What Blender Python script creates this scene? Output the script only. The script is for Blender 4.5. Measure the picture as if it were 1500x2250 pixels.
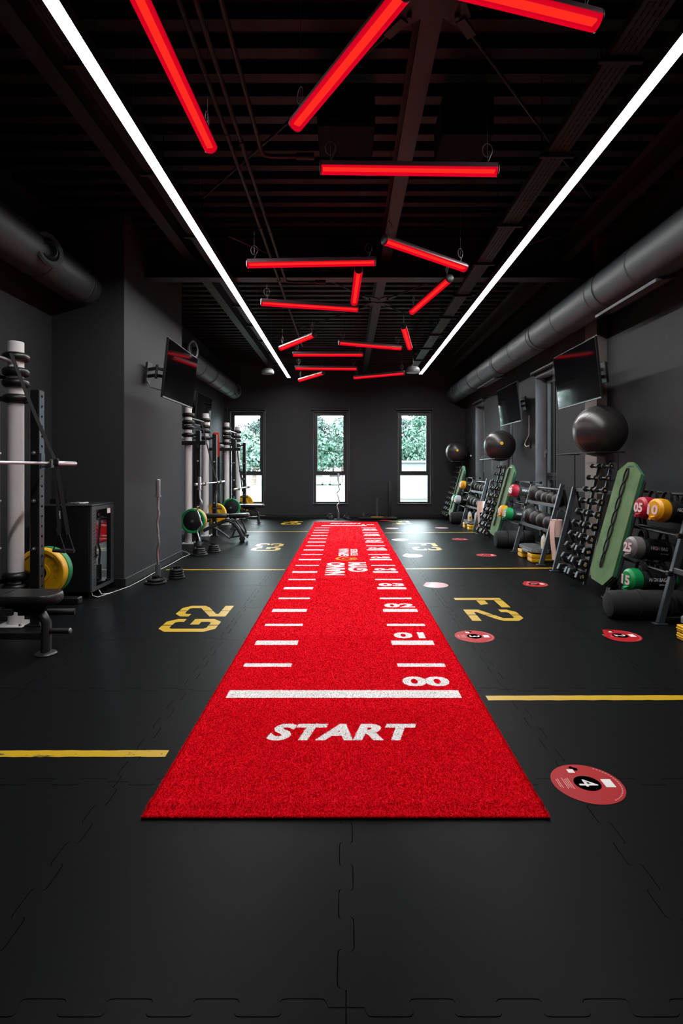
import bpy, bmesh, math, random
import numpy as np
from mathutils import Vector, Matrix, Euler, Quaternion

for o in list(bpy.data.objects):
    bpy.data.objects.remove(o)
random.seed(7)
rng = np.random.default_rng(7)
SC = bpy.context.scene
COL = SC.collection
PI = math.pi

# ------------------------------------------------------------------ camera (level, shifted lens)
F, CX, CY, EYE = 1200.0, 760.0, 1029.0, 1.4125      # focal length and vanishing point in pixels of 1500x2250
cam = bpy.data.cameras.new('camera')
cam.sensor_fit = 'VERTICAL'
cam.sensor_width = 24; cam.sensor_height = 36
cam.lens = 36 * F / 2250
cam.shift_x = (750 - CX) / 2250
cam.shift_y = (CY - 1125) / 2250
cam.clip_start = 0.05; cam.clip_end = 500
camo = bpy.data.objects.new('camera', cam)
camo.location = (0, 0, EYE); camo.rotation_euler = (PI / 2, 0, 0)
COL.objects.link(camo); SC.camera = camo

# ------------------------------------------------------------------ world: even overcast sky
W = bpy.data.worlds.new('world'); SC.world = W
W.use_nodes = True
bg = W.node_tree.nodes['Background']
bg.inputs[0].default_value = (0.86, 0.94, 1.0, 1)
bg.inputs[1].default_value = 23.0

SC.view_settings.view_transform = 'Standard'
SC.view_settings.look = 'None'
SC.view_settings.exposure = 0.0
SC.view_settings.gamma = 1.0
SC.view_settings.use_curve_mapping = False
SC.cycles.max_bounces = 7; SC.cycles.diffuse_bounces = 3; SC.cycles.glossy_bounces = 3; SC.cycles.transparent_max_bounces = 10

STRIP_POWER = 100.0     # emission of the two white ceiling light lines
RED_POWER = 1.0

# ------------------------------------------------------------------ helpers
def P(px, py, Y):
    return Vector(((px - CX) * Y / F, Y, EYE - (py - CY) * Y / F))

def G(px, py):
    Y = EYE * F / (py - CY)
    return Vector(((px - CX) * Y / F, Y, 0))

def lin(h):
    h = h.lstrip('#')
    out = []
    for i in (0, 2, 4):
        c = int(h[i:i + 2], 16) / 255
        out.append(c / 12.92 if c <= 0.04045 else ((c + 0.055) / 1.055) ** 2.4)
    return tuple(out)

MATS = {}
def mat(name, col, rough=0.5, metal=0.0, bump=0.0, scale=60.0, var=0.0, spec=0.5, stretch=None, detail=3.0):
    if name in MATS:
        return MATS[name]
    m = bpy.data.materials.new(name); m.use_nodes = True
    nt = m.node_tree; b = nt.nodes['Principled BSDF']
    c = lin(col) if isinstance(col, str) else col
    b.inputs['Base Color'].default_value = (*c, 1)
    b.inputs['Roughness'].default_value = rough
    b.inputs['Metallic'].default_value = metal
    b.inputs['Specular IOR Level'].default_value = spec
    if bump or var:
        tc = nt.nodes.new('ShaderNodeTexCoord')
        mp = nt.nodes.new('ShaderNodeMapping')
        nt.links.new(tc.outputs['Object'], mp.inputs[0])
        if stretch: mp.inputs['Scale'].default_value = stretch
        n = nt.nodes.new('ShaderNodeTexNoise')
        n.inputs['Scale'].default_value = scale; n.inputs['Detail'].default_value = detail
        nt.links.new(mp.outputs[0], n.inputs['Vector'])
        if bump:
            bp = nt.nodes.new('ShaderNodeBump')
            bp.inputs['Strength'].default_value = bump; bp.inputs['Distance'].default_value = 0.004
            nt.links.new(n.outputs['Fac'], bp.inputs['Height'])
            nt.links.new(bp.outputs[0], b.inputs['Normal'])
        if var:
            r = nt.nodes.new('ShaderNodeValToRGB')
            r.color_ramp.elements[0].position = 0.3; r.color_ramp.elements[1].position = 0.7
            r.color_ramp.elements[0].color = (*[x * (1 - var) for x in c], 1)
            r.color_ramp.elements[1].color = (*[min(1, x * (1 + var)) for x in c], 1)
            nt.links.new(n.outputs['Fac'], r.inputs[0])
            nt.links.new(r.outputs[0], b.inputs['Base Color'])
    MATS[name] = m
    return m

def emit(name, col, s):
    if name in MATS: return MATS[name]
    m = bpy.data.materials.new(name); m.use_nodes = True
    nt = m.node_tree; nt.nodes.clear()
    e = nt.nodes.new('ShaderNodeEmission'); o = nt.nodes.new('ShaderNodeOutputMaterial')
    e.inputs[0].default_value = (*col, 1); e.inputs[1].default_value = s
    nt.links.new(e.outputs[0], o.inputs[0]); MATS[name] = m
    return m

class MB:
    def __init__(s): s.v = []; s.f = []
    def add(s, vs, fs, M=None):
        b = len(s.v)
        for v in vs:
            v = Vector(v)
            s.v.append(M @ v if M is not None else v)
        for f in fs: s.f.append([i + b for i in f])
        return s
    def box(s, c, d, R=None, ch=0.0):
        x, y, z = d[0] / 2, d[1] / 2, d[2] / 2
        M = Matrix.Translation(Vector(c)) @ (R.to_4x4() if R is not None else Matrix.Identity(4))
        if ch <= 0:
            vs = [(-x, -y, -z), (x, -y, -z), (x, y, -z), (-x, y, -z), (-x, -y, z), (x, -y, z), (x, y, z), (-x, y, z)]
            return s.add(vs, [(3, 2, 1, 0), (4, 5, 6, 7), (0, 1, 5, 4), (1, 2, 6, 5), (2, 3, 7, 6), (3, 0, 4, 7)], M)
        ch = min(ch, x * .9, y * .9, z * .9)
        bm = bmesh.new(); bmesh.ops.create_cube(bm, size=1)
        bmesh.ops.scale(bm, vec=(2 * x, 2 * y, 2 * z), verts=bm.verts)
        bmesh.ops.bevel(bm, geom=bm.edges[:], offset=ch, segments=1, affect='EDGES')
        bm.verts.index_update()
        vs = [v.co.copy() for v in bm.verts]; fs = [[v.index for v in f.verts] for f in bm.faces]
        bm.free()
        return s.add(vs, fs, M)
    def bar(s, p0, p1, w, h, up=(0, 0, 1), ch=0.0):
        p0 = Vector(p0); p1 = Vector(p1); d = p1 - p0
        y = d.normalized(); u = Vector(up)
        x = y.cross(u)
        if x.length < 1e-4: x = y.cross(Vector((1, 0, 0)))
        x.normalize(); z = x.cross(y)
        R = Matrix((x, y, z)).transposed()
        return s.box((p0 + p1) / 2, (w, d.length, h), R, ch)
    def frame(s, p, d):
        q = Vector(d).to_track_quat('Z', 'Y')
        return Matrix.Translation(Vector(p)) @ q.to_matrix().to_4x4()
    def lathe(s, prof, p=(0, 0, 0), d=(0, 0, 1), n=20, closed=False, M=None):
        M = M if M is not None else s.frame(p, d)
        vs = []; fs = []; k = len(prof)
        for (r, h) in prof:
            for i in range(n):
                a = 2 * PI * i / n
                vs.append((r * math.cos(a), r * math.sin(a), h))
        rng_ = range(k) if closed else range(k - 1)
        for j in rng_:
            j2 = (j + 1) % k
            for i in range(n):
                i2 = (i + 1) % n
                fs.append((j * n + i, j * n + i2, j2 * n + i2, j2 * n + i))
        if not closed:
            if prof[0][0] > 1e-6: fs.append([i for i in range(n)][::-1])
            if prof[-1][0] > 1e-6: fs.append([(k - 1) * n + i for i in range(n)])
        return s.add(vs, fs, M)
    def cyl(s, p0, p1, r, r1=None, n=12):
        p0 = Vector(p0); p1 = Vector(p1); L = (p1 - p0).length
        return s.lathe([(r, 0), (r if r1 is None else r1, L)], p0, p1 - p0, n)
    def torus(s, c, d, R, r, n=24, m=8):
        prof = [(R + r * math.cos(2 * PI * j / m), r * math.sin(2 * PI * j / m)) for j in range(m)]
        return s.lathe(prof, c, d, n, closed=True)
    def sphere(s, c, r, n=24, m=14, sc=(1, 1, 1)):
        prof = [(max(1e-7, math.sin(PI * j / m)) * r, -math.cos(PI * j / m) * r) for j in range(m + 1)]
        M = Matrix.Translation(Vector(c)) @ Matrix.Diagonal((*sc, 1))
        return s.lathe(prof, n=n, M=M)
    def sweep(s, pts, r, n=8, closed=False, flat=None):
        pts = [Vector(p) for p in pts]; k = len(pts)
        vs = []; fs = []; prev = None
        for i, p in enumerate(pts):
            a = pts[(i - 1) % k] if (closed or i > 0) else pts[i]
            b = pts[(i + 1) % k] if (closed or i < k - 1) else pts[i]
            t = (b - a).normalized()
            if prev is None:
                u = Vector((0, 0, 1)) if abs(t.z) < .9 else Vector((1, 0, 0))
            else: u = prev
            x = t.cross(u); x.normalize(); y = x.cross(t); prev = y
            rr = r[i] if isinstance(r, (list, tuple)) else r
            for j in range(n):
                ang = 2 * PI * j / n
                ra, rb = (rr, rr) if flat is None else flat
                vs.append(p + x * math.cos(ang) * ra + y * math.sin(ang) * rb)
        for i in range(k if closed else k - 1):
            i2 = (i + 1) % k
            for j in range(n):
                j2 = (j + 1) % n
                fs.append((i * n + j, i * n + j2, i2 * n + j2, i2 * n + j))
        if not closed:
            fs.append(list(range(n))[::-1]); fs.append([(k - 1) * n + j for j in range(n)])
        return s.add(vs, fs)
    def strap(s, pts, w, t, across):
        """flat band along pts; across = width direction"""
        pts = [Vector(p) for p in pts]; k = len(pts); vs = []; fs = []
        a = Vector(across).normalized()
        for i, p in enumerate(pts):
            tg = (pts[min(i + 1, k - 1)] - pts[max(i - 1, 0)]).normalized()
            nn = tg.cross(a).normalized()
            for sx, sn in ((-1, -1), (1, -1), (1, 1), (-1, 1)):
                vs.append(p + a * sx * w / 2 + nn * sn * t / 2)
        for i in range(k - 1):
            for j in range(4):
                j2 = (j + 1) % 4
                fs.append((i * 4 + j, i * 4 + j2, i * 4 + 4 + j2, i * 4 + 4 + j))
        fs.append((3, 2, 1, 0)); fs.append([(k - 1) * 4 + j for j in range(4)])
        return s.add(vs, fs)
    def prism(s, poly, M, t):
        n = len(poly)
        vs = [(p[0], p[1], 0) for p in poly] + [(p[0], p[1], t) for p in poly]
        fs = [list(range(n))[::-1], [n + i for i in range(n)]]
        for i in range(n):
            j = (i + 1) % n
            fs.append((i, j, n + j, n + i))
        return s.add(vs, fs, M)
    def text(s, txt, M, size=1.0, w=None, shear=0.0, bold=0.0, space=1.0, depth=0.0006):
        vs, fs, bw, bh = text_mesh(txt, shear, bold, space)
        sx = (w / bw) if w else size / bh
        sy = size / bh
        vv = [(v[0] * sx, v[1] * sy, 0 if v[2] < 0 else depth) for v in vs]
        return s.add(vv, fs, M)
    def build(s, name, m, parent=None, local=False, smooth=True, ang=35):
        me = bpy.data.meshes.new(name)
        off = Vector((0, 0, 0))
        if parent is not None and not local:
            q = parent
            while q is not None: off += q.location; q = q.parent
        me.from_pydata([tuple(v - off) for v in s.v], [], s.f)
        bm = bmesh.new(); bm.from_mesh(me); bmesh.ops.recalc_face_normals(bm, faces=bm.faces); bm.to_mesh(me); bm.free()
        if smooth:
            me.polygons.foreach_set('use_smooth', [True] * len(me.polygons))
            me.set_sharp_from_angle(angle=math.radians(ang))
        me.materials.append(m)
        o = bpy.data.objects.new(name, me); COL.objects.link(o)
        o.parent = parent
        return o

_tc = {}
def text_mesh(txt, shear, bold, space):
    k = (txt, shear, bold, space)
    if k in _tc: return _tc[k]
    c = bpy.data.curves.new('t', 'FONT'); c.body = txt; c.shear = shear; c.offset = bold; c.space_character = space
    c.resolution_u = 3; c.extrude = 0.01; c.fill_mode = 'BOTH'
    o = bpy.data.objects.new('t', c); COL.objects.link(o)
    dg = bpy.context.evaluated_depsgraph_get()
    me = bpy.data.meshes.new_from_object(o.evaluated_get(dg))
    vs = [v.co.copy() for v in me.vertices]; fs = [list(p.vertices) for p in me.polygons]
    bpy.data.objects.remove(o); bpy.data.curves.remove(c); bpy.data.meshes.remove(me)
    x0 = min(v.x for v in vs); x1 = max(v.x for v in vs); y0 = min(v.y for v in vs); y1 = max(v.y for v in vs)
    vs = [(v.x - (x0 + x1) / 2, v.y - (y0 + y1) / 2, v.z) for v in vs]
    _tc[k] = (vs, fs, x1 - x0, y1 - y0)
    return _tc[k]

def axes(o, x, y, z=None):
    x = Vector(x).normalized(); y = Vector(y).normalized()
    z = x.cross(y) if z is None else Vector(z)
    M = Matrix((x, y, z)).transposed().to_4x4(); M.translation = Vector(o)
    return M

def thing(name, label, cat, loc=(0, 0, 0), rot=None, group=None, kind=None):
    o = bpy.data.objects.new(name, None); COL.objects.link(o)
    o.location = loc
    if rot is not None: o.rotation_euler = rot
    o.empty_display_size = 0.1
    return tag(o, label, cat, group, kind)

def tag(o, label=None, cat=None, group=None, kind=None):
    if label: o['label'] = label
    if cat: o['category'] = cat
    if group: o['group'] = group
    if kind: o['kind'] = kind
    return o

def struct(o, label=None):
    o['kind'] = 'structure'
    if label: o['label'] = label
    return o

def copy_tree(o, delta=(0, 0, 0), label=None, parent=None):
    c = o.copy(); COL.objects.link(c)
    c.parent = parent
    if parent is None: c.location = Vector(o.location) + Vector(delta)
    if label: c['label'] = label
    for ch in list(o.children): copy_tree(ch, parent=c)
    return c

# ------------------------------------------------------------------ materials
M_wall = mat('dark_wall_paint', '#2a2c2f', .75, bump=.12, scale=9, var=.10, stretch=(14, 14, .8), spec=.3)
M_wallb = mat('back_wall_paint', '#292a2d', .8, bump=.1, scale=80, spec=.3)
M_ceil = mat('ceiling_deck_paint', '#0f1519', .55, spec=.4)
M_steel = mat('grey_painted_steel', '#242d32', .5, bump=.03, scale=200)
M_bsteel = mat('black_steel', '#141416', .38, bump=.03, scale=300)
M_gsteel = mat('dark_grey_steel_frame', '#3b4046', .4)
M_chrome = mat('chrome', '#dedee2', .33, 1.0)
M_alu = mat('aluminium', '#8b8d90', .4, .8)
M_white = mat('white_tube_paint', '#d6d2d3', .35, var=.05, scale=4)
M_rub = mat('black_rubber', '#151517', .55, bump=.15, scale=400)
M_pvc = mat('black_vinyl', '#1b1b1e', .32, bump=.12, scale=250)
M_fab = mat('black_fabric', '#121214', .85, bump=.4, scale=500)
M_yel = mat('yellow_plate_rubber', '#d9a400', .5, bump=.05, scale=150)
M_grn = mat('green_plate_rubber', '#0c7a42', .5, bump=.05, scale=150)
M_duct = mat('duct_grey_paint', '#373f43', .5, bump=.04, scale=30)
M_fl = mat('rubber_floor', (.0058, .0063, .0071), .41, bump=.12, scale=420, var=.25, spec=.035)
M_screen = mat('tv_screen', '#050507', .06, spec=.6)
M_plas = mat('black_plastic', '#101012', .35)
M_whitep = mat('white_plastic', '#d8d8d8', .4)
M_line = mat('yellow_floor_paint', '#c9a416', .34, bump=.3, scale=300, var=.08)
M_print = mat('white_print', '#e8e6e4', .6)
M_red = mat('red_vinyl', '#b8141f', .4)
M_sticker = mat('sticker_red', '#ab141f', .5, var=.04, scale=8, spec=.2)
M_stblack = mat('sticker_black', '#131315', .4)
M_paper = mat('pinkish_paper', '#d9b7ad', .9)

def wpaint_line():
    m = mat('worn_yellow_floor_paint', '#d8b41c', .5, bump=.3, scale=300, var=.01)
    return m

# ================================================================== ROOM
XL, XR, YB, YF, ZC = -3.50, 3.417, 15.69, -1.66, 4.45
SX, SY0, SY1 = -2.64, 6.50, 8.78          # protruding shaft on the left
WT = 0.30
# back windows: x ranges of the openings and heights
WZ0, WZ1 = 0.46, 3.02
EY = EYE
WZ0 = EYE - (1108 - CY) * YB / F
WZ1 = EYE + (CY - 904) * YB / F
bw = [(505, 579), (688, 763), (874, 946)]
bwin = [((a - CX) * YB / F, (b - CX) * YB / F) for a, b in bw]
rwin = [(13.50, 14.42), (11.15, 12.10), (8.88, 9.86)]

def wall_with_holes(name, a0, a1, holes, z0, z1, mapf, m):
    """strips between openings; mapf(a0,a1,z0,z1) -> adds a box"""
    mb = MB(); cur = a0
    for (h0, h1) in sorted(holes):
        mapf(mb, cur, h0, 0, ZC + .11)
        mapf(mb, h0, h1, 0, z0); mapf(mb, h0, h1, z1, ZC + .11)
        cur = h1
    mapf(mb, cur, a1, 0, ZC + .11)
    return struct(mb.build(name, m, smooth=False))

def back_box(mb, a, b, z0, z1): mb.box(((a + b) / 2, YB + WT / 2, (z0 + z1) / 2), (b - a, WT, z1 - z0))
def right_box(mb, a, b, z0, z1): mb.box((XR + WT / 2, (a + b) / 2, (z0 + z1) / 2), (WT, b - a, z1 - z0))
wall_with_holes('wall_back', XL - WT, XR + WT, bwin, WZ0, WZ1, back_box, M_wallb)
wall_with_holes('wall_right', YF, YB, rwin, WZ0, WZ1, right_box, M_wall)
struct(MB().box((XL - WT / 2, (YF + YB) / 2, ZC / 2), (WT, YB - YF, ZC + .23)).build('wall_left', M_wall, smooth=False))
struct(MB().box(((XL + XR) / 2, YF - WT / 2, ZC / 2), (XR - XL + 2 * WT, WT, ZC + .23)).build('wall_front', M_wall, smooth=False))
struct(MB().box(((XL + SX) / 2, (SY0 + SY1) / 2, ZC / 2), (SX - XL, SY1 - SY0, ZC + .16)).build('wall_shaft', M_wall, smooth=False))
struct(MB().box((XR - .067, 7.33, ZC / 2), (.134, .35, ZC)).build('trim_1', mat('column_paint', '#6a625e', .6, var=.06, scale=5), smooth=False),
       'pale steel column standing against the right wall')

# baseboards
def baseboard(name, p0, p1, nrm):
    p0 = Vector(p0); p1 = Vector(p1); n = Vector(nrm)
    mb = MB(); mb.bar(p0 + n * .008 + Vector((0, 0, .05)), p1 + n * .008 + Vector((0, 0, .05)), .016, .10, ch=.004)
    struct(mb.build(name, mat('baseboard_black', '#1a1a1c', .4)))
baseboard('baseboard_back', (XL, YB, 0), (XR, YB, 0), (0, -1, 0))
baseboard('baseboard_left', (XL, SY1, 0), (XL, YB, 0), (1, 0, 0))
baseboard('baseboard_shaft', (SX, SY0, 0), (SX, SY1, 0), (1, 0, 0))
baseboard('baseboard_front', (XL, SY0, 0), (SX, SY0, 0), (0, -1, 0))
baseboard('baseboard_right', (XR, YF, 0), (XR, YB, 0), (-1, 0, 0))

# floor slab and interlocking rubber tiles
fl = struct(MB().box(((XL + XR) / 2, (YF + YB) / 2, -.06), (XR - XL, YB - YF, .1)).build('floor', mat('floor_slab', '#0c0c0d', .9), smooth=False))
TS = 1.03
def edge_profile():
    """offset along an edge of length TS: zigzag with rounded corners (t, off)"""
    mg = .055; k = 8; w = (TS - 2 * mg) / k; a = .024
    pts = [(0, 0), (mg - .008, 0)]
    for i in range(k):
        sgn = a if i % 2 else -a
        t0 = mg + i * w; t1 = mg + (i + 1) * w
        pts += [(t0 - .004, sgn * .6), (t0 + .002, sgn * .92), (t0 + .014, sgn), (t1 - .014, sgn), (t1 - .002, sgn * .92), (t1 + .004, sgn * .6)]
    pts += [(TS - mg + .010, 0), (TS, 0)]
    return pts
EP = edge_profile()
def tile_outline():
    e = []
    e += [(t, o) for t, o in EP[:-1]]                         # bottom: x=t, y=o
    e += [(TS + o, t) for t, o in EP[:-1]]                    # right
    e += [(t, TS + o) for t, o in EP[::-1][:-1]]              # top reversed
    e += [(o, t) for t, o in EP[::-1][:-1]]                   # left reversed
    c = TS / 2; g = .9972
    return [((x - c) * g, (y - c) * g) for x, y in e]
OUT = tile_outline()
def clip(poly, axis, val, keep_less):
    out = []
    for i in range(len(poly)):
        a = poly[i]; b = poly[(i + 1) % len(poly)]
        ia = (a[axis] <= val) if keep_less else (a[axis] >= val)
        ib = (b[axis] <= val) if keep_less else (b[axis] >= val)
        if ia: out.append(a)
        if ia != ib:
            t = (val - a[axis]) / (b[axis] - a[axis])
            out.append((a[0] + (b[0] - a[0]) * t, a[1] + (b[1] - a[1]) * t))
    return out
tile_me = None
X0T, Y0T = 0.0, 1.43
for ix in range(-4, 4):
    for iy in range(-4, 15):
        cx = X0T + (ix + .5) * TS; cy = Y0T + (iy + .5) * TS
        lo = (XL + .001 - cx, YF + .001 - cy); hi = (XR - .001 - cx, YB - .001 - cy)
        if hi[0] < -.5 or hi[1] < -.5 or lo[0] > .5 or lo[1] > .5: continue
        full = lo[0] < -.55 and lo[1] < -.55 and hi[0] > .55 and hi[1] > .55
        if full and tile_me is not None:
            o = bpy.data.objects.new('floor_tile', tile_me); COL.objects.link(o); o.parent = fl
            o.location = (cx, cy, -.011)
            continue
        poly = OUT
        if not full:
            poly = clip(clip(clip(clip(poly, 0, lo[0], False), 0, hi[0], True), 1, lo[1], False), 1, hi[1], True)
            if len(poly) < 3: continue
        o = MB().prism(poly, Matrix.Identity(4), .011).build('floor_tile', M_fl, fl, local=True, smooth=False)
        o.location = (cx, cy, -.011)
        if full: tile_me = o.data

# ceiling: trapezoidal steel deck with ribs across the room
mb = MB(); prof = []
y = YF; pitch = .255
while y < YB:
    prof += [(y, ZC), (y + .10, ZC), (y + .125, ZC + .085), (y + .23, ZC + .085)]
    y += pitch
prof.append((y, ZC))
vs = []; fs = []
for (yy, zz) in prof: vs += [(XL - .05, yy, zz), (XR + .05, yy, zz)]
for i in range(len(prof) - 1): fs.append((2 * i, 2 * i + 1, 2 * i + 3, 2 * i + 2))
b = len(vs)
vs += [(XL - .3, YF - .3, ZC + .12), (XR + .3, YF - .3, ZC + .12), (XR + .3, YB + .3, ZC + .12), (XL - .3, YB + .3, ZC + .12)]
fs.append((b, b + 1, b + 2, b + 3))
struct(mb.add(vs, fs).build('ceiling', M_ceil, smooth=False))

# steel beams (I sections)
def ibeam(name, p0, p1, w, h, m=M_steel):
    p0 = Vector(p0); p1 = Vector(p1)      # centre of the bottom flange underside
    mb = MB(); up = Vector((0, 0, 1))
    mb.bar(p0 + up * .006, p1 + up * .006, w, .012)
    mb.bar(p0 + up * (h - .006), p1 + up * (h - .006), w, .012)
    mb.bar(p0 + up * h / 2, p1 + up * h / 2, .01, h - .024)
    o = mb.build(name, m, smooth=False); return struct(o)
ZBL = EYE + 2.75
for x in (-2.06, .525, 2.90):
    ibeam('ceiling_beam', (x, YF, ZBL), (x, YB, ZBL), .135, ZC - ZBL)
ibeam('cross_beam', (XL, 7.25, EYE + 2.50), (XR, 7.25, EYE + 2.50), .19, ZC - EYE - 2.50)
ibeam('cross_beam', (XL, -.3, EYE + 2.50), (XR, -.3, EYE + 2.50), .19, ZC - EYE - 2.50)

# wind bracing: gusset plates and diagonal rods around two nodes of the middle beam
for ny, big in ((3.10, 1), (9.0, 1)):
    t = thing('wind_bracing', 'dark gusset plates and diagonal tie rods at the %s node of the middle ceiling beam' % ('nearer' if ny < 5 else 'farther'),
              'bracing', (.525, ny, ZBL), kind='structure')
    for sx in (-1, 1):
        for sy in (-1, 1):
            d = Vector((sx * .62, sy * .78, 0)).normalized()
            c = Vector((.525 + sx * .07, ny + sy * .10, ZBL - .012))
            pl = [(-.07, -.02), (.05, -.09), (.19, -.055), (.19, .055), (.05, .09), (-.07, .06)]
            M = axes(c, d, Vector((-d.y, d.x, 0)))
            MB().prism(pl, M, .012).build('gusset_plate', M_steel, t, smooth=False)
            mb = MB(); mb.box(c + d * .24 + Vector((0, 0, -.006)), (.16, .06, .02), Matrix.Rotation(math.atan2(d.y, d.x), 3, 'Z'))
            mb.cyl(c + d * .12 + Vector((0, 0, .02)), c + d * .12 + Vector((0, 0, -.03)), .016, n=6)
            mb.build('clevis', M_steel, t)
            end = c + d * (3.1 if sy > 0 else 3.0)
            end.x = max(min(end.x, 2.9), -2.1)
            MB().cyl(c + d * .3, end + Vector((0, 0, .05)), .011, n=8).build('tie_rod', M_steel, t)

# three pipes under the deck
ZP = EYE + 2.44
pipes = [(-.872, 10.9, -.38), (-.785, 7.15, -.385), (-.652, 4.27, -.37)]
for i, (x, ye, xe) in enumerate(pipes):
    nm = ('leftmost dark pipe, longest of the three under the ceiling', 'middle dark pipe under the ceiling, ending at mid room',
          'rightmost dark pipe under the ceiling, shortest of the three')[i]
    t = thing('ceiling_pipe', nm, 'pipe', (x, 0, ZP), group='pipes under the ceiling')
    pts = [(x, YF, ZP), (x, ye - .06, ZP), (x + .02, ye - .015, ZP), (x + .07, ye, ZP), (xe, ye, ZP)]
    MB().sweep(pts, .0165, 10).build('pipe_run', M_steel, t)
    yy = .9 + .1 * i
    while yy < ye - .1:
        MB().lathe([(.0165, -.03), (.022, -.028), (.022, .028), (.0165, .03)], (x, yy, ZP), (0, 1, 0), 12).build('coupling', M_steel, t)
        yy += 1.55
    MB().cyl((xe - .02, ye, ZP), (xe + .12, ye, ZP), .026, n=12).build('valve', M_steel, t)

# hanging dark ventilation units next to the pipes
for i, (x0, x1, ye) in enumerate([(-.22, .22, 4.35), (.75, 1.15, 4.45), (-.22, .18, 7.25)]):
    t = thing('ventilation_unit', ('black box unit hanging under the deck left of the middle beam, nearest', 'black box unit hanging under the deck right of the middle beam',
              'black box unit hanging under the deck left of the middle beam, farther back')[i], 'unit', ((x0 + x1) / 2, ye, 4.0), group='ventilation units')
    MB().box(((x0 + x1) / 2, ye, 4.16), (x1 - x0, .42, .30), ch=.01).build('casing', mat('unit_casing_black', '#08090b', .8, spec=.2), t)
    for sx in (x0 + .04, x1 - .04):
        MB().cyl((sx, ye, 4.3), (sx, ye, ZC + .05), .006, n=6).build('hanger_rod', M_bsteel, t)
    for k in range(5):
        MB().box(((x0 + x1) / 2, ye - .213, 4.06 + k * .05), (x1 - x0 - .06, .006, .012)).build('slat', M_steel, t)

# perforated cable trays on hangers
def tray(label, x, z, w, y0, y1, brk):
    t = thing('cable_tray', label, 'cable tray', (x, y0, z))
    mb = MB()
    for sx in (-1, 1): mb.box((x + sx * w / 2, (y0 + y1) / 2, z + .025), (.003, y1 - y0, .05))
    # perforated bottom: longitudinal ribs with bridges leave rows of slots
    nr = 5
    for k in range(nr):
        xx = x - w / 2 + w * (k + .5) / nr
        mb.box((xx, (y0 + y1) / 2, z), (w / nr * .80, y1 - y0, .002))
    yy = y0
    while yy < y1:
        mb.box((x, yy, z + .0012), (w, .024, .002)); yy += .06
    mb.build('tray_body', M_steel, t, smooth=False)
    for yb in brk:
        m2 = MB(); m2.box((x, yb, z - .016), (w + .10, .035, .028), ch=.004)
        for sx in (-1, 1): m2.cyl((x + sx * (w / 2 + .035), yb, z - .03), (x + sx * (w / 2 + .035), yb, ZC + .04), .004, n=6)
        m2.build('hanger_bracket', M_steel, t)
    mb = MB()
    for k in range(3):
        xx = x - w / 4 + k * w / 4
        mb.sweep([(xx + .01 * math.sin(q * 1.3 + k), y0 + (y1 - y0) * q / 24, z + .012) for q in range(25)], .008, 6)
    mb.build('cables', M_plas, t)
tray('perforated cable tray beside the right light line', 1.635, EYE + 2.44, .165, YF, 13.6, [2.2, 3.25, 4.24, 5.46, 6.49, 7.68, 8.8, 9.95, 11.1, 12.3, 13.4])
tray('perforated cable tray beside the left light line', -1.70, EYE + 2.60, .12, YF, 14.6, [.9, 2.2, 3.5, 4.8, 6.1, 7.5, 8.7, 9.9, 11.1, 12.3, 13.5])

# ------------------------------------------------------------------ white light lines
M_strip = emit('led_white', (1.0, .985, .96), STRIP_POWER)
ZS = EYE + 2.417; YS = 1.9
for nm, x, y1 in (('long white linear ceiling light on the left side', -1.518, 14.57), ('long white linear ceiling light on the right side', 1.905, 14.01)):
    t = thing('linear_light', nm, 'light', (x, 0, ZS), group='white light lines')
    mb = MB()
    mb.box((x, (YS + y1) / 2, ZS + .045), (.088, y1 - YS, .05))
    for sx in (-1, 1): mb.box((x + sx * .043, (YS + y1) / 2, ZS + .007), (.003, y1 - YS, .036))
    mb.build('housing', M_steel, t, smooth=False)
    MB().box((x, (YS + y1) / 2 - .003, ZS + .008), (.080, y1 - YS - .01, .016)).build('diffuser', M_strip, t, smooth=False)
    yy = YS + .2
    while yy < y1:
        MB().cyl((x, yy, ZS + .07), (x, yy, ZC + .04), .0015, n=5).build('suspension_wire', M_alu, t); yy += 1.8

# ------------------------------------------------------------------ red tube lamps
def red_shell():
    m = bpy.data.materials.new('red_diffuser'); m.use_nodes = True
    nt = m.node_tree; nt.nodes.clear()
    o = nt.nodes.new('ShaderNodeOutputMaterial'); mx = nt.nodes.new('ShaderNodeMixShader')
    e = nt.nodes.new('ShaderNodeEmission'); tr = nt.nodes.new('ShaderNodeBsdfTransparent')
    e.inputs[0].default_value = (.80, .0, .018, 1); e.inputs[1].default_value = 1.0 * RED_POWER
    mx.inputs[0].default_value = .55
    nt.links.new(tr.outputs[0], mx.inputs[1]); nt.links.new(e.outputs[0], mx.inputs[2]); nt.links.new(mx.outputs[0], o.inputs[0])
    return m
M_rsh = red_shell()
M_rcore = emit('red_led', (1.0, .05, .0), 2.6 * RED_POWER)
M_rhouse = mat('lamp_housing', '#5a4048', .35)
ZR = EYE + 2.0
lamps = [((310, 0), (462, 322), 1.15, 0), ((870, 0), (650, 272), 1.05, 0), ((1130, 0), (1310, 45), 1.9, 0),
         ((706, 368), (1090, 373), 1, 1), ((845, 527), (1020, 588), 1, 1), ((545, 579), (823, 574), 1, 1), ((788, 592), (778, 664), 1, 1),
         ((987, 612), (905, 684), 1, 1), ((575, 664), (785, 678), 1, 1), ((690, 735), (617, 765), 1, 1), ((745, 752), (880, 764), 1, 1),
         ((886, 717), (900, 764), 1, 1), ((644, 778), (796, 778), 1, 1), ((649, 808), (783, 809), 1, 1), ((710, 819), (658, 835), 1, 1), ((778, 829), (888, 819), 1, 1)]
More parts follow.
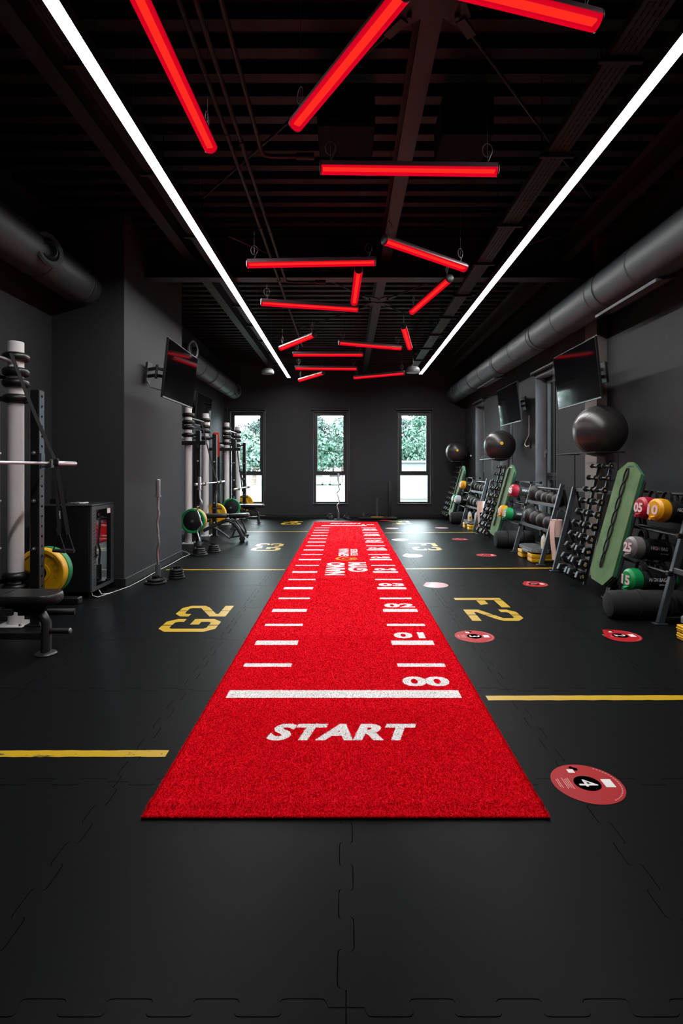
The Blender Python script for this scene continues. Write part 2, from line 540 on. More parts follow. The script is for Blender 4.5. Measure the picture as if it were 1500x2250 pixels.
lamp_lab = ['at the top left, cut by the upper edge', 'slanting down left from the upper edge', 'at the top right corner', 'lying level in front of the middle beam, nearest level one',
            'slanting down right beside the cable tray', 'long level one on the left before the cross beam', 'short upright one under the cross beam', 'slanting down left beside the right light line',
            'level one on the left just behind the cross beam', 'short slanting one on the left near the light line', 'level one on the right near the back', 'small steep one on the right near the back',
            'upper of the two parallel level ones at the back', 'lower of the two parallel level ones at the back', 'smallest slanting one on the left at the back', 'rising to the right by the round speaker']
M_cable = mat('lamp_cable', '#5a5055', .5)
for (a, b, ext, cur), lab in zip(lamps, lamp_lab):
    def lp(p):
        Y = F * 2.0 / (CY - p[1]); return Vector(((p[0] - CX) * Y / F, Y, ZR))
    A, B = lp(a), lp(b)
    if ext != 1: A = B + (A - B) * ext
    d = (B - A).normalized(); s = Vector((-d.y, d.x, 0)); c = (A + B) / 2; L = (B - A).length
    t = thing('red_tube_lamp', 'red glowing tube lamp hanging ' + lab, 'lamp', c, group='red tube lamps')
    r = .044
    def arc(a0, a1, k, rr, th):
        pts = [(math.cos(a0 + (a1 - a0) * i / k) * rr, math.sin(a0 + (a1 - a0) * i / k) * rr) for i in range(k + 1)]
        return pts + [(x * (rr - th) / rr, z * (rr - th) / rr) for x, z in pts[::-1]]
    M = axes(A, s, (0, 0, 1)); M = Matrix.Translation(A) @ Matrix((s, Vector((0, 0, 1)), d)).transposed().to_4x4()
    MB().prism(arc(math.radians(-176), math.radians(-4), 14, r, .0025), M, L).build('diffuser', M_rsh, t)
    hp = [(math.cos(math.radians(q)) * r, math.sin(math.radians(q)) * r) for q in range(-6, 187, 12)]
    MB().prism(hp, M, L).build('housing', M_rhouse, t)
    MB().prism([(-.018, -.016), (.018, -.016), (.018, -.008), (-.018, -.008)], Matrix.Translation(d * .01) @ M, L - .02).build('led_strip', M_rcore, t)
    for E, sg in ((A, -1), (B, 1)):
        MB().lathe([(r * .98, 0), (r * 1.02, .002), (r * 1.02, .008), (r * .8, .012)], E, d * sg, 20).build('end_cap', M_plas, t)
        q = E - d * sg * .06
        mb = MB(); mb.cyl(q + Vector((0, 0, .03)), (q.x, q.y, ZC + .04), .0016, n=5)
        mb.build('suspension_wire', M_cable, t)
        if sg == 1 or cur:
            cc = q + Vector((0, 0, .13)); pts = []
            for k in range(26):
                an = k / 25 * 4 * PI
                pts.append(cc + d * math.cos(an) * .035 + Vector((0, 0, 1)) * math.sin(an) * .045 + s * (.004 * k / 25))
            pts = [q + Vector((0, 0, .04))] + pts
            MB().sweep(pts, .003, 5).build('cable_loop', M_cable, t)

# round pendant speakers
for nm, px, py, Y in (('left', 588, 816, 12.9), ('right', 907, 813, 11.6)):
    c = P(px, py, Y)
    t = thing('pendant_speaker', 'round grey pendant speaker under the %s end of the ceiling' % nm, 'speaker', c, group='pendant speakers')
    MB().lathe([(0.02, .075), (.09, .07), (.125, .045), (.145, 0), (.145, -.05), (.138, -.06)], c, (0, 0, 1), 28).build('housing', mat('speaker_grey', '#55585a', .45), t)
    MB().lathe([(.0001, -.052), (.137, -.056), (.137, -.05), (.0001, -.046)], c, (0, 0, 1), 28).build('grille', mat('speaker_grille', '#777d7c', .6), t)
    MB().cyl(c + Vector((0, 0, .07)), (c.x, c.y, ZC + .04), .006, n=6).build('rod', M_bsteel, t)

# ------------------------------------------------------------------ ventilation ducts
def duct(name, label, xc, zc, r, y0, y1, rings, cap_end):
    t = thing(name, label, 'duct', (xc, y0, zc))
    MB().lathe([(r, 0), (r, y1 - y0)], (xc, y0, zc), (0, 1, 0), 48).build('pipe', M_duct, t)
    for yr in rings:
        MB().lathe([(r, -.012), (r + .006, -.008), (r + .002, 0), (r + .006, .008), (r, .012)], (xc, yr, zc), (0, 1, 0), 48).build('seam_ring', M_duct, t)
    for yb in np.arange(y0 + 1.1, y1, 2.2):
        mb = MB(); mb.torus((xc, yb + .3, zc), (0, 1, 0), r + .005, .006, 40, 6)
        mb.cyl((xc, yb + .3, zc + r), (xc, yb + .3, ZC + .05), .005, n=6)
        mb.build('hanger', M_steel, t)
    return t
RDX, RDZ, RDR = 3.083, EYE + 2.108, .2335
dr = duct('ventilation_duct', 'thick grey round duct running along the right wall', RDX, RDZ, RDR, YF, YB - .02, [.6, 1.6, 2.6, 3.6, 4.6, 5.6, 6.56, 7.65, 8.69, 9.68, 10.85, 11.9, 12.9, 13.9, 14.9], True)
for y0, y1 in ((5.35, 6.65), (11.2, 12.6)):
    # bar grille on the lower room side of the duct
    an = math.radians(-78); n = Vector((math.cos(an), 0, math.sin(an))); u = Vector((-n.z, 0, n.x))
    c = Vector((RDX, (y0 + y1) / 2, RDZ)) + n * (RDR + .012)
    t = thing('air_grille', 'slatted air grille under the right duct, %s one' % ('nearer' if y0 < 8 else 'farther'), 'grille', c, group='duct grilles')
    R = Matrix((u, Vector((0, 1, 0)), n)).transposed()
    mb = MB()
    for sx in (-1, 1): mb.box(c + u * sx * .095, (.018, y1 - y0, .03), R)
    for sy in (-1, 1): mb.box(c + Vector((0, sy * (y1 - y0) / 2, 0)), (.20, .018, .03), R)
    mb.build('frame', M_gsteel, t, smooth=False)
    for k in range(8):
        MB().box(c + u * (-.075 + k * .0214), (.003, y1 - y0 - .02, .02), R).build('slat', M_alu, t, smooth=False)
    for k in range(3):
        MB().box(c + Vector((0, -(y1 - y0) / 4 + k * (y1 - y0) / 4, .004)), (.18, .008, .014), R).build('crossbar', M_gsteel, t, smooth=False)
LDX, LDZ, LDR = -3.125, EYE + 2.15, .217
duct('ventilation_duct', 'dark round duct with a nozzle ending at the front face of the shaft', LDX, LDZ, LDR, YF, SY0 - .002, [.5, 1.5, 2.5, 3.5, 4.5, 5.5, 6.3], False)
duct('ventilation_duct', 'grey round duct on the left wall behind the shaft', LDX, LDZ, LDR, SY1 + .002, YB - .5, [9.6, 10.5, 11.4, 12.3, 13.2, 14.1], False)
MB().lathe([(LDR, 0), (LDR * .98, .03), (LDR * .8, .05), (.0001, .055)], (LDX, YB - .5, LDZ), (0, 1, 0), 40).build('end_cap', M_duct, [o for o in bpy.data.objects if o.get('label', '').startswith('grey round duct on the left')][0])
def nozzle(label, p, d):
    t = thing('air_nozzle', label, 'nozzle', p, group='duct nozzles')
    MB().lathe([(.115, -.16), (.115, 0), (.165, .0), (.175, .02), (.16, .045), (.12, .035), (.118, -.02)], p, d, 32).build('collar', M_duct, t)
    dd = (Vector(d) + Vector((.1, -.35, -.35))).normalized()
    MB().lathe([(.118, -.05), (.112, .0), (.085, .045), (.07, .06), (.06, .04), (.055, -.03)], Vector(p) + Vector(d) * .0, dd, 28).build('eyeball', M_steel, t)
dn = Vector((.93, -.30, .12)).normalized()
nozzle('round eyeball air nozzle on the dark duct at upper left', P(103, 549, 5.35), dn)
nozzle('small air nozzle on the left duct near the back wall', P(521, 857, 14.6), Vector((1, -.25, 0)).normalized())
nozzle('small air nozzle on the left duct above the far television', P(421, 768, 9.7), Vector((1, -.25, 0)).normalized())

# ------------------------------------------------------------------ windows
def glass():
    m = bpy.data.materials.new('window_glass'); m.use_nodes = True
    nt = m.node_tree; nt.nodes.clear()
    o = nt.nodes.new('ShaderNodeOutputMaterial'); mx = nt.nodes.new('ShaderNodeMixShader')
    g = nt.nodes.new('ShaderNodeBsdfGlossy'); tr = nt.nodes.new('ShaderNodeBsdfTransparent'); fr = nt.nodes.new('ShaderNodeFresnel')
    fr.inputs[0].default_value = 1.35; g.inputs['Roughness'].default_value = .02
    tr.inputs[0].default_value = (.93, .97, .96, 1)
    nt.links.new(fr.outputs[0], mx.inputs[0]); nt.links.new(tr.outputs[0], mx.inputs[1]); nt.links.new(g.outputs[0], mx.inputs[2]); nt.links.new(mx.outputs[0], o.inputs[0])
    return m
M_glass = glass()
M_frame = mat('anthracite_frame', '#1f2124', .45)
M_reveal = mat('window_reveal_paint', '#62676c', .6)
def window(n, M, w, h, label, handle_side, inset):
    """local: x across, z up, +y to the outside; origin at bottom centre of opening on the inner wall face"""
    t = struct(bpy.data.objects.new('window_%d' % n, None)); COL.objects.link(t); t['label'] = label
    t.matrix_world = M
    def bx(mb, x0, x1, z0, z1, y0, y1): return mb.box(((x0 + x1) / 2, (y0 + y1) / 2, (z0 + z1) / 2), (x1 - x0, y1 - y0, z1 - z0), ch=.004)
    y0 = inset; fw = .075; tz = h * .326
    mb = MB()
    bx(mb, -w / 2, -w / 2 + fw, 0, h, y0, y0 + .08); bx(mb, w / 2 - fw, w / 2, 0, h, y0, y0 + .08)
    bx(mb, -w / 2 + fw, w / 2 - fw, 0, fw * .9, y0, y0 + .08); bx(mb, -w / 2 + fw, w / 2 - fw, h - fw, h, y0, y0 + .08)
    bx(mb, -w / 2 + fw, w / 2 - fw, tz - .04, tz + .04, y0, y0 + .08)
    mb.build('frame', M_frame, t, local=True)
    mb = MB(); s = .055; a = w / 2 - fw + .012
    z0 = tz + .03; z1 = h - fw + .012
    bx(mb, -a, -a + s, z0, z1, y0 - .02, y0 + .05); bx(mb, a - s, a, z0, z1, y0 - .02, y0 + .05)
    bx(mb, -a + s, a - s, z0, z0 + s, y0 - .02, y0 + .05); bx(mb, -a + s, a - s, z1 - s, z1, y0 - .02, y0 + .05)
    mb.build('sash', M_frame, t, local=True)
    MB().box((0, y0 + .03, (z0 + z1) / 2), (2 * (a - s), .008, z1 - z0 - 2 * s)).build('pane', M_glass, t, local=True, smooth=False)
    MB().box((0, y0 + .04, (fw * .9 + tz - .04) / 2), (w - 2 * fw, .008, tz - .04 - fw * .9)).build('pane', M_glass, t, local=True, smooth=False)
    hx = handle_side * (a - s / 2)
    mb = MB(); mb.box((hx, y0 - .03, h * .5), (.028, .02, .07), ch=.005); mb.bar((hx, y0 - .055, h * .5 + .01), (hx, y0 - .055, h * .5 - .11), .018, .014, up=(0, 1, 0), ch=.004)
    mb.cyl((hx, y0 - .02, h * .5), (hx, y0 - .06, h * .5), .009, n=8)
    mb.build('handle', M_alu if inset > .15 else M_bsteel, t, local=True)
    mb = MB()
    for sx in (-1, 1): mb.box((sx * (w / 2 - .004), y0 / 2, h / 2), (.008, y0, h))
    mb.box((0, y0 / 2, h - .004), (w - .016, y0, .008))
    mb.build('reveal', M_reveal, t, local=True, smooth=False)
    MB().box((0, y0 / 2 - .012, .010), (w + .03, y0 + .03, .02), ch=.004).build('sill', M_gsteel, t, local=True)
    return t
def blind(label, M, w):
    t = thing('roller_blind', label, 'blind', group='rolled up window blinds'); t.matrix_world = M
    MB().lathe([(.032, -w / 2), (.032, w / 2)], (0, -.045, 0), (1, 0, 0), 16).build('cassette', M_frame, t, local=True)
    for sx in (-1, 1): MB().box((sx * (w / 2 + .006), -.042, .0), (.012, .075, .085), ch=.006).build('end_bracket', M_gsteel, t, local=True)
    mb = MB()
    for sx in (0, .02): mb.cyl((w / 2 + .0, -.05 - sx, 0), (w / 2 + .0, -.05 - sx, -2.35), .0028, n=5)
    mb.build('pull_chain', M_alu, t, local=True)
WH = WZ1 - WZ0
for i, (a, b) in enumerate(bwin):
    M = Matrix.Translation(((a + b) / 2, YB, WZ0))
    nm = ('left', 'middle', 'right')[i]
    window(i + 1, M, b - a, WH, 'tall dark framed window, %s one in the back wall' % nm, -1 if i else 1, .10)
    blind('thin roller blind tube above the %s window of the back wall' % nm, Matrix.Translation(((a + b) / 2, YB, WZ1 + .06)), b - a + .1)
for i, (a, b) in enumerate(rwin):
    R = Matrix.Rotation(-PI / 2, 4, 'Z')
    M = Matrix.Translation((XR, (a + b) / 2, WZ0)) @ R
    nm = ('farthest', 'second', 'nearest visible')[i]
    window(i + 4, M, b - a, WH, 'tall window in a deep reveal, %s one in the right wall' % nm, -1, .19)
    blind('thin roller blind tube above the %s window of the right wall' % nm, Matrix.Translation((XR, (a + b) / 2, WZ1 + .08)) @ R, b - a + .1)

# ================================================================== CARPET
CW0, CW1, CY0, CY1 = -.822, .818, 2.198, 14.36
glyph_tris = {'w': [], 'y': []}
def add_tris(key, vs, fs):
    for f in fs:
        for k in range(1, len(f) - 1):
            glyph_tris[key].append((vs[f[0]][:2], vs[f[k]][:2], vs[f[k + 1]][:2]))
marks = MB(); logo = MB()
def cz(y): return .007 + .009 * math.exp(-((y - 2.285) / .028) ** 2)
def mark_bar(x0, x1, y, th):
    vs = [(x0, y - th / 2, 0), (x1, y - th / 2, 0), (x1, y + th / 2, 0), (x0, y + th / 2, 0)]
    marks.add([(v[0], v[1], cz(v[1]) + .0015) for v in vs], [(0, 1, 2, 3)]); add_tris('w', vs, [(0, 1, 2, 3)])
def mark_text(txt, cx, cy, h, w, rz=0, shear=0.0, bold=.02, space=1.0):
    vs, fs, bw_, bh_ = text_mesh(txt, shear, bold, space)
    M = Matrix.Translation((cx, cy, 0)) @ Matrix.Rotation(rz, 4, 'Z')
    vv = [M @ Vector((v[0] * w / bw_, v[1] * h / bh_, 0)) for v in vs]
    ff = [f for f in fs if all(vs[i][2] > 0 for i in f)]
    marks.add([(v.x, v.y, cz(v.y) + .0015) for v in vv], ff); add_tris('w', vv, ff)
mark_bar(-.736, .708, 3.397, .115)
for k in range(1, 11):
    y = 3.397 + k
    if k < 10:
        mark_bar(-.728, -.388, y, .11); mark_bar(.366, .706, y, .11)
    else: mark_bar(-.60, .50, y, .11)
    mark_text('%02d' % k, .545 if k != 1 else .53, y + .195, .165, .31 if k != 1 else .26, bold=.045)
    mark_bar(-.728, -.388, y - .5, .068); mark_bar(.366, .706, y - .5, .068)
mark_text('00', .525, 3.6, .165, .31, bold=.045)
mark_text('START', -.015, 2.91, .185, .80, shear=.25, bold=.05, space=1.08)
mark_text('FINISH', -.015, 13.88, .22, .80, shear=.25, bold=.05, space=1.08)
mark_text('NANO', -.15, 7.66, .27, .97, rz=PI / 2, bold=.045)
mark_text('GYM', .165, 7.78, .27, .74, rz=PI / 2, bold=.045)
mark_text('GIPARA', -.04, 9.13, .17, .88, rz=PI / 2, bold=.03)
mark_text('FITNESS', .135, 9.15, .12, .70, rz=PI / 2, bold=.02)
def arc_band(cx, cy, r0, r1, a0, a1, n=24):
    vs = []; fs = []
    for i in range(n + 1):
        a = math.radians(a0 + (a1 - a0) * i / n)
        for r in (r0, r1): vs.append((cx + r * math.cos(a), cy + r * math.sin(a), 0))
    for i in range(n): fs.append((2 * i, 2 * i + 1, 2 * i + 3, 2 * i + 2))
    logo.add([(v[0], v[1], cz(v[1]) + .0015) for v in vs], fs); add_tris('y', vs, fs)
arc_band(0, 8.5, .125, .17, 120, 400); arc_band(.02, 8.5, .05, .09, -60, 200); arc_band(.05, 8.46, .09, .125, -90, 60)
carpet = thing('sprint_carpet', 'long red turf runner with white distance marks from START to FINISH', 'carpet', (0, CY0, 0))
ys = np.concatenate([np.linspace(CY0, 2.45, 26), np.linspace(2.6, CY1, 30)])
vs = []; fs = []
for yy in ys: vs += [(CW0, yy, cz(yy)), (CW1, yy, cz(yy))]
for i in range(len(ys) - 1): fs.append((2 * i, 2 * i + 1, 2 * i + 3, 2 * i + 2))
n0 = len(vs)
for yy in ys: vs += [(CW0, yy, .001), (CW1, yy, .001)]
for i in range(len(ys) - 1):
    fs.append((2 * i, 2 * i + 2, n0 + 2 * i + 2, n0 + 2 * i)); fs.append((2 * i + 1, n0 + 2 * i + 1, n0 + 2 * i + 3, 2 * i + 3))
fs.append((0, n0, n0 + 1, 1)); e = len(ys) * 2; fs.append((e - 2, e - 1, n0 + e - 1, n0 + e - 2))
M_turf = mat('red_turf', (.80, .002, .014), .85, bump=.5, scale=260, var=.2, spec=.05, stretch=(1, .5, 1))
M_turfw = mat('white_turf', '#f2f0f0', .85, bump=.3, scale=260, var=.03, spec=.05)
M_turfy = mat('yellow_turf', '#e79a10', .8, bump=.5, scale=260)
MB().add(vs, fs).build('backing', M_turf, carpet)
marks.build('markings', M_turfw, carpet, smooth=False); logo.build('logo', M_turfy, carpet, smooth=False)
# pile: upright blades, coloured by the woven pattern
res = .004
nx = int((CW1 - CW0) / res) + 1; nyg = int((CY1 - CY0) / res) + 1
mask = np.zeros((nyg, nx), np.uint8)
for key, val in (('w', 1), ('y', 2)):
    for (a, b, c) in glyph_tris[key]:
        xs = [a[0], b[0], c[0]]; yy = [a[1], b[1], c[1]]
        i0 = max(0, int((min(xs) - CW0) / res)); i1 = min(nx - 1, int((max(xs) - CW0) / res) + 1)
        j0 = max(0, int((min(yy) - CY0) / res)); j1 = min(nyg - 1, int((max(yy) - CY0) / res) + 1)
        if i1 < i0 or j1 < j0: continue
        X, Yg = np.meshgrid(CW0 + np.arange(i0, i1 + 1) * res, CY0 + np.arange(j0, j1 + 1) * res)
        def ed(p, q): return (q[0] - p[0]) * (Yg - p[1]) - (q[1] - p[1]) * (X - p[0])
        e1, e2, e3 = ed(a, b), ed(b, c), ed(c, a)
        ins = ((e1 >= 0) & (e2 >= 0) & (e3 >= 0)) | ((e1 <= 0) & (e2 <= 0) & (e3 <= 0))
        mask[j0:j1 + 1, i0:i1 + 1][ins] = val
def pile():
    bands = [(CY0, 3.2, 60000), (3.2, 4.6, 34000), (4.6, 7, 14000), (7, 10.5, 6000), (10.5, CY1, 3000)]
    xs = []; ys_ = []; wd = []
    for (a, b, dens) in bands:
        n = int((b - a) * (CW1 - CW0) * dens)
        xs.append(rng.uniform(CW0, CW1, n)); ys_.append(rng.uniform(a, b, n)); wd.append(np.full(n, .0032 * math.sqrt(34000 / dens)))
    # a denser fringe on the rim
    n = 9000
    xs.append(np.concatenate([rng.uniform(CW0, CW0 + .006, n), rng.uniform(CW1 - .006, CW1, n), rng.uniform(CW0, CW1, 5000)]))
    ys_.append(np.concatenate([CY0 + (9 - CY0) * rng.uniform(0, 1, n) ** 1.5, CY0 + (9 - CY0) * rng.uniform(0, 1, n) ** 1.5, rng.uniform(CY0, CY0 + .006, 5000)]))
    wd.append(np.full(2 * n + 5000, .003))
    x = np.concatenate(xs); yv = np.concatenate(ys_); w = np.concatenate(wd)
    ii = np.clip(((x - CW0) / res + .5).astype(int), 0, nx - 1); jj = np.clip(((yv - CY0) / res + .5).astype(int), 0, nyg - 1)
    mk = mask[jj, ii]
    z = .0065 + .009 * np.exp(-((yv - 2.285) / .028) ** 2)
    for val, m, nm in ((0, M_turf, 'red_pile'), (1, M_turfw, 'white_pile'), (2, M_turfy, 'yellow_pile')):
        s = mk == val; n = int(s.sum())
        px, py, pz, pw = x[s], yv[s], z[s], w[s]
        a = rng.uniform(0, 2 * PI, n); la = rng.uniform(0, 2 * PI, n); ln = rng.uniform(.003, .010, n); h = rng.uniform(.003, .007, n)
        co = np.zeros((n, 3, 3), np.float32)
        co[:, 0] = np.stack([px - np.cos(a) * pw, py - np.sin(a) * pw, pz], 1)
        co[:, 1] = np.stack([px + np.cos(a) * pw, py + np.sin(a) * pw, pz], 1)
        co[:, 2] = np.stack([px + np.cos(la) * ln, py + np.sin(la) * ln, pz + h], 1)
        co[:, :, 1] -= CY0
        me = bpy.data.meshes.new(nm)
        me.vertices.add(n * 3); me.vertices.foreach_set('co', co.ravel())
        me.loops.add(n * 3); me.loops.foreach_set('vertex_index', np.arange(n * 3, dtype=np.int32))
        me.polygons.add(n); me.polygons.foreach_set('loop_start', np.arange(0, n * 3, 3, dtype=np.int32))
        me.update(calc_edges=True); me.materials.append(m)
        o = bpy.data.objects.new(nm, me); COL.objects.link(o); o.parent = carpet; o['kind'] = 'stuff'
pile()

# ================================================================== FLOOR MARKINGS
def floor_line(label, p0, p1, th):
    p0 = Vector((p0[0], p0[1], .0012)); p1 = Vector((p1[0], p1[1], .0012))
    # slightly ragged painted edges
    n = 60; d = (p1 - p0); s = Vector((-d.y, d.x, 0)).normalized(); vs = []; fs = []
    for i in range(n + 1):
        c = p0 + d * i / n
        vs += [c + s * (th / 2 + random.uniform(-.003, .002)), c - s * (th / 2 + random.uniform(-.003, .002))]
    for i in range(n): fs.append((2 * i, 2 * i + 1, 2 * i + 3, 2 * i + 2))
    o = MB().add(vs, fs).build('floor_line', worn if 'worn' in label else M_line, smooth=False)
    return tag(o, label, 'floor marking', 'yellow floor lines')
def worn_paint():
    m = mat('worn_yellow', '#c9a416', .34)
    nt = m.node_tree; b = nt.nodes['Principled BSDF']
    tc = nt.nodes.new('ShaderNodeTexCoord'); mp = nt.nodes.new('ShaderNodeMapping'); n = nt.nodes.new('ShaderNodeTexNoise'); r = nt.nodes.new('ShaderNodeValToRGB')
    mp.inputs['Scale'].default_value = (1, 3, 1)
    n.inputs['Scale'].default_value = 9; n.inputs['Detail'].default_value = 8; n.inputs['Roughness'].default_value = .75
    r.color_ramp.elements[0].position = .385; r.color_ramp.elements[1].position = .40
    r.color_ramp.elements[0].color = (.02, .02, .02, 1); r.color_ramp.elements[1].color = (*lin('#c9a416'), 1)
    nt.links.new(tc.outputs['Object'], mp.inputs[0]); nt.links.new(mp.outputs[0], n.inputs['Vector']); nt.links.new(n.outputs['Fac'], r.inputs[0]); nt.links.new(r.outputs[0], b.inputs['Base Color'])
    return m
worn = worn_paint()
def fy(py): return EYE * F / (py - CY)
floor_line('worn yellow line on the floor left of the carpet start', (XL, fy(1657)), (-.885, fy(1656)), .062)
floor_line('yellow line on the floor right of the carpet start', (.865, fy(1534)), (XR, fy(1532)), .07)
floor_line('thin yellow line left of the carpet beside the shaft', (-2.5, fy(1252)), (-.85, fy(1252)), .06)
floor_line('thin yellow line right of the carpet reaching the first dumbbell rack', (.84, fy(1250)), (3.2, fy(1248)), .06)
floor_line('faint far line left of the carpet', (-2.3, fy(1168)), (-.85, fy(1168)), .06)
floor_line('faint far line right of the carpet', (.84, fy(1171)), (2.85, fy(1170)), .06)

ST = {
 'F': [[(0, 0), (.9, 0), (.9, 5), (0, 5)], [(1.1, 4.1), (4, 4.1), (4, 5), (1.1, 5)], [(1.1, 2.2), (3, 2.2), (2.6, 3.1), (1.1, 3.1)]],
 'G': [[(1.9, 5), (.9, 5), (0, 4.2), (0, .8), (.9, 0), (1.9, 0), (1.9, .85), (1.2, .85), (.9, 1.1), (.9, 3.9), (1.2, 4.15), (1.9, 4.15)],
       [(2.1, 5), (3.1, 5), (4, 4.2), (4, 3.4), (3.1, 3.4), (3.1, 3.9), (2.8, 4.15), (2.1, 4.15)],
       [(2.1, 0), (3.1, 0), (4, .8), (4, 2.6), (2.2, 2.6), (2.2, 1.8), (3.1, 1.8), (3.1, 1.1), (2.8, .85), (2.1, .85)]],
 '2': [[(0, 3.5), (.9, 3.5), (.9, 4), (1.2, 4.2), (1.9, 4.2), (1.9, 5), (.9, 5), (0, 4.3)],
       [(2.1, 5), (3.1, 5), (4, 4.3), (4, 2.9), (3.3, 2.3), (2.1, 1.7), (2.1, 2.6), (3.1, 3.1), (3.1, 4), (2.9, 4.2), (2.1, 4.2)],
       [(0, 0), (1.9, 0), (1.9, .85), (.9, .85), (.9, 1.1), (1.9, 1.6), (1.9, 2.5), (0, 1.5)], [(2.1, 0), (4, 0), (4, .85), (2.1, .85)]],
 '3': [[(0, 3.6), (.9, 3.6), (.9, 4), (1.2, 4.2), (1.9, 4.2), (1.9, 5), (.9, 5), (0, 4.3)],
       [(2.1, 5), (3.1, 5), (4, 4.3), (4, 3), (3.5, 2.6), (2.1, 2.6), (2.1, 3), (2.9, 3), (3.1, 3.2), (3.1, 4), (2.9, 4.2), (2.1, 4.2)],
       [(2.1, 0), (3.1, 0), (4, .7), (4, 2), (3.5, 2.4), (2.1, 2.4), (2.1, 2), (2.9, 2), (3.1, 1.8), (3.1, 1), (2.9, .8), (2.1, .8)],
       [(0, 1.4), (.9, 1.4), (.9, 1), (1.2, .8), (1.9, .8), (1.9, 0), (.9, 0), (0, .7)]],
 '4': [[(0, 1.2), (2.3, 1.2), (2.3, 2), (1.1, 2), (1.9, 5), (1, 5), (0, 2)], [(2.5, 0), (3.4, 0), (3.4, 3.4), (2.5, 3.4)], [(3.6, 1.2), (4, 1.2), (4, 2), (3.6, 2)]],
}
def stencil(txt, x, y, rz):
    mb = MB(); ox = 0
    u = .10
    M = Matrix.Translation((x, y, .0006)) @ Matrix.Rotation(rz, 4, 'Z')
    for ch in txt:
        for poly in ST[ch]:
            mb.prism([((p[0] - 4.45 + ox) * u, (p[1] - 2.5) * u) for p in poly], M, .0008)
        ox += 4.9
    side = 'right' if rz < 0 else 'left'
    return tag(mb.build('floor_letters', M_line, smooth=False), 'yellow stencilled %s on the rubber floor %s of the carpet' % (txt, side), 'floor marking', 'stencilled floor codes')
stencil('F2', 1.42, 5.50, -PI / 2); stencil('G2', -1.40, 5.16, PI / 2)
stencil('F3', 1.42, 9.85, -PI / 2); stencil('G3', -1.40, 9.80, PI / 2)
stencil('F4', 1.42, 14.2, -PI / 2); stencil('G4', -1.40, 14.15, PI / 2)

# round stickers on the floor
def sticker(label, num, c, r, curl=0.0, pale=False, mir=0):
    t = thing('floor_sticker', label, 'sticker', (c.x, c.y, 0), group='round floor stickers')
    n = 64; rings = 6; vs = [(0, 0, .0016)]; fs = []
    def cz_(x, y):
        if not curl: return .0016
        d = max(0, (-x + .35 * y) - r * .35)
        return .0016 + curl * d * d * 1.6
    for j in range(1, rings + 1):
        for i in range(n):
            a = 2 * PI * i / n; x = r * j / rings * math.cos(a); y = r * j / rings * math.sin(a)
            if curl:
                lim = -r * .82
                if x - .35 * y < lim: x = lim + .35 * y
            vs.append((x, y, cz_(x, y)))
    for i in range(n): fs.append((0, 1 + i, 1 + (i + 1) % n))
    for j in range(rings - 1):
        for i in range(n):
            i2 = (i + 1) % n
            fs.append((1 + j * n + i, 1 + (j + 1) * n + i, 1 + (j + 1) * n + i2, 1 + j * n + i2))
    MB().add(vs, fs).build('disc', M_sticker if not pale else mat('sticker_pale', '#d9a6ae', .3), t, local=True)
    if num:
        k = r / .155
        MB().lathe([(.0001, .0024), (.058 * k, .0024)], (0, 0, 0), (0, 0, 1), 40).build('number_disc', M_stblack, t, local=True)
        M = Matrix.Translation((0, 0, .003)) @ Matrix.Rotation(-PI / 2, 4, 'Z')
        MB().text(num, M, .082 * k, bold=.006).build('number', M_print, t, local=True, smooth=False)
        # white card, small print lines, emblem
        MB().box((.093 * k, .0, .0026), (.044 * k, .062 * k, .0006)).build('white_panel', M_print, t, local=True, smooth=False)
        mb = MB()
        for q in range(6): mb.box((-.075 * k - q * .0085 * k + (0 if q < 4 else -.012 * k), .0, .0026), (.0032 * k, (.085 - .012 * (q % 3)) * k, .0004))
        mb.build('small_print', mat('sticker_print_pale', '#d79093', .5), t, local=True, smooth=False)
        mb = MB()
        for q in range(22):
            a = math.radians(-62 + q * 5.6); R = Matrix.Rotation(a, 3, 'Z')
            mb.box((math.cos(a) * .141 * k, math.sin(a) * .141 * k, .0026), (.006 * k, .008 * k, .0004), R)
        mb.build('rim_lettering', mat('sticker_print_pale', '#d79093', .5), t, local=True, smooth=False)
        mb = MB(); mb.box((-.035 * k, .098 * k, .0026), (.03 * k, .03 * k, .0005)); mb.build('emblem', M_print, t, local=True, smooth=False)
        mb = MB(); mb.lathe([(.0001, .0030), (.012 * k, .0030)], (-.008 * k, .115 * k, 0), (0, 0, 1), 16); mb.lathe([(.0001, .0030), (.009 * k, .0030)], (-.022 * k, .128 * k, 0), (0, 0, 1), 16)
        mb.build('figure', M_stblack, t, local=True)
sticker('red round sticker with number 4 right of the carpet start', '4', G(1290, 1722), .155)
sticker('red round sticker with number 3 beside the carpet', '3', G(1042, 1398.5), .164)
sticker('red round sticker with number 2 and a lifted edge near the bag rack', '2', G(1362, 1397), .165, curl=1)
sticker('red round sticker with number 1 near the first dumbbell rack', '1', G(1173, 1283.5), .16, curl=.4)
sticker('pale curling round sticker beside the carpet below the F3 mark', None, G(955, 1285.5), .16, curl=.5, pale=True)
sticker('small red round sticker before the second bag rack', '1', G(1068, 1220), .16)
sticker('pale round sticker with a lifted edge close beside the carpet', None, G(905, 1221), .17, curl=.8, pale=True)
sticker('small pink sticker before the second dumbbell rack', '1', G(1010, 1185), .16)
sticker('pale round sticker close to the carpet beyond the F3 mark', None, G(878, 1186), .165, pale=True)
sticker('pale round sticker on the far floor before the third bag rack', None, G(970, 1160), .16, pale=True)
sticker('pale round sticker near the far end of the carpet', None, G(861, 1161), .16, pale=True)
sticker('pink round sticker in front of the sled', None, G(846, 1143.5), .16)

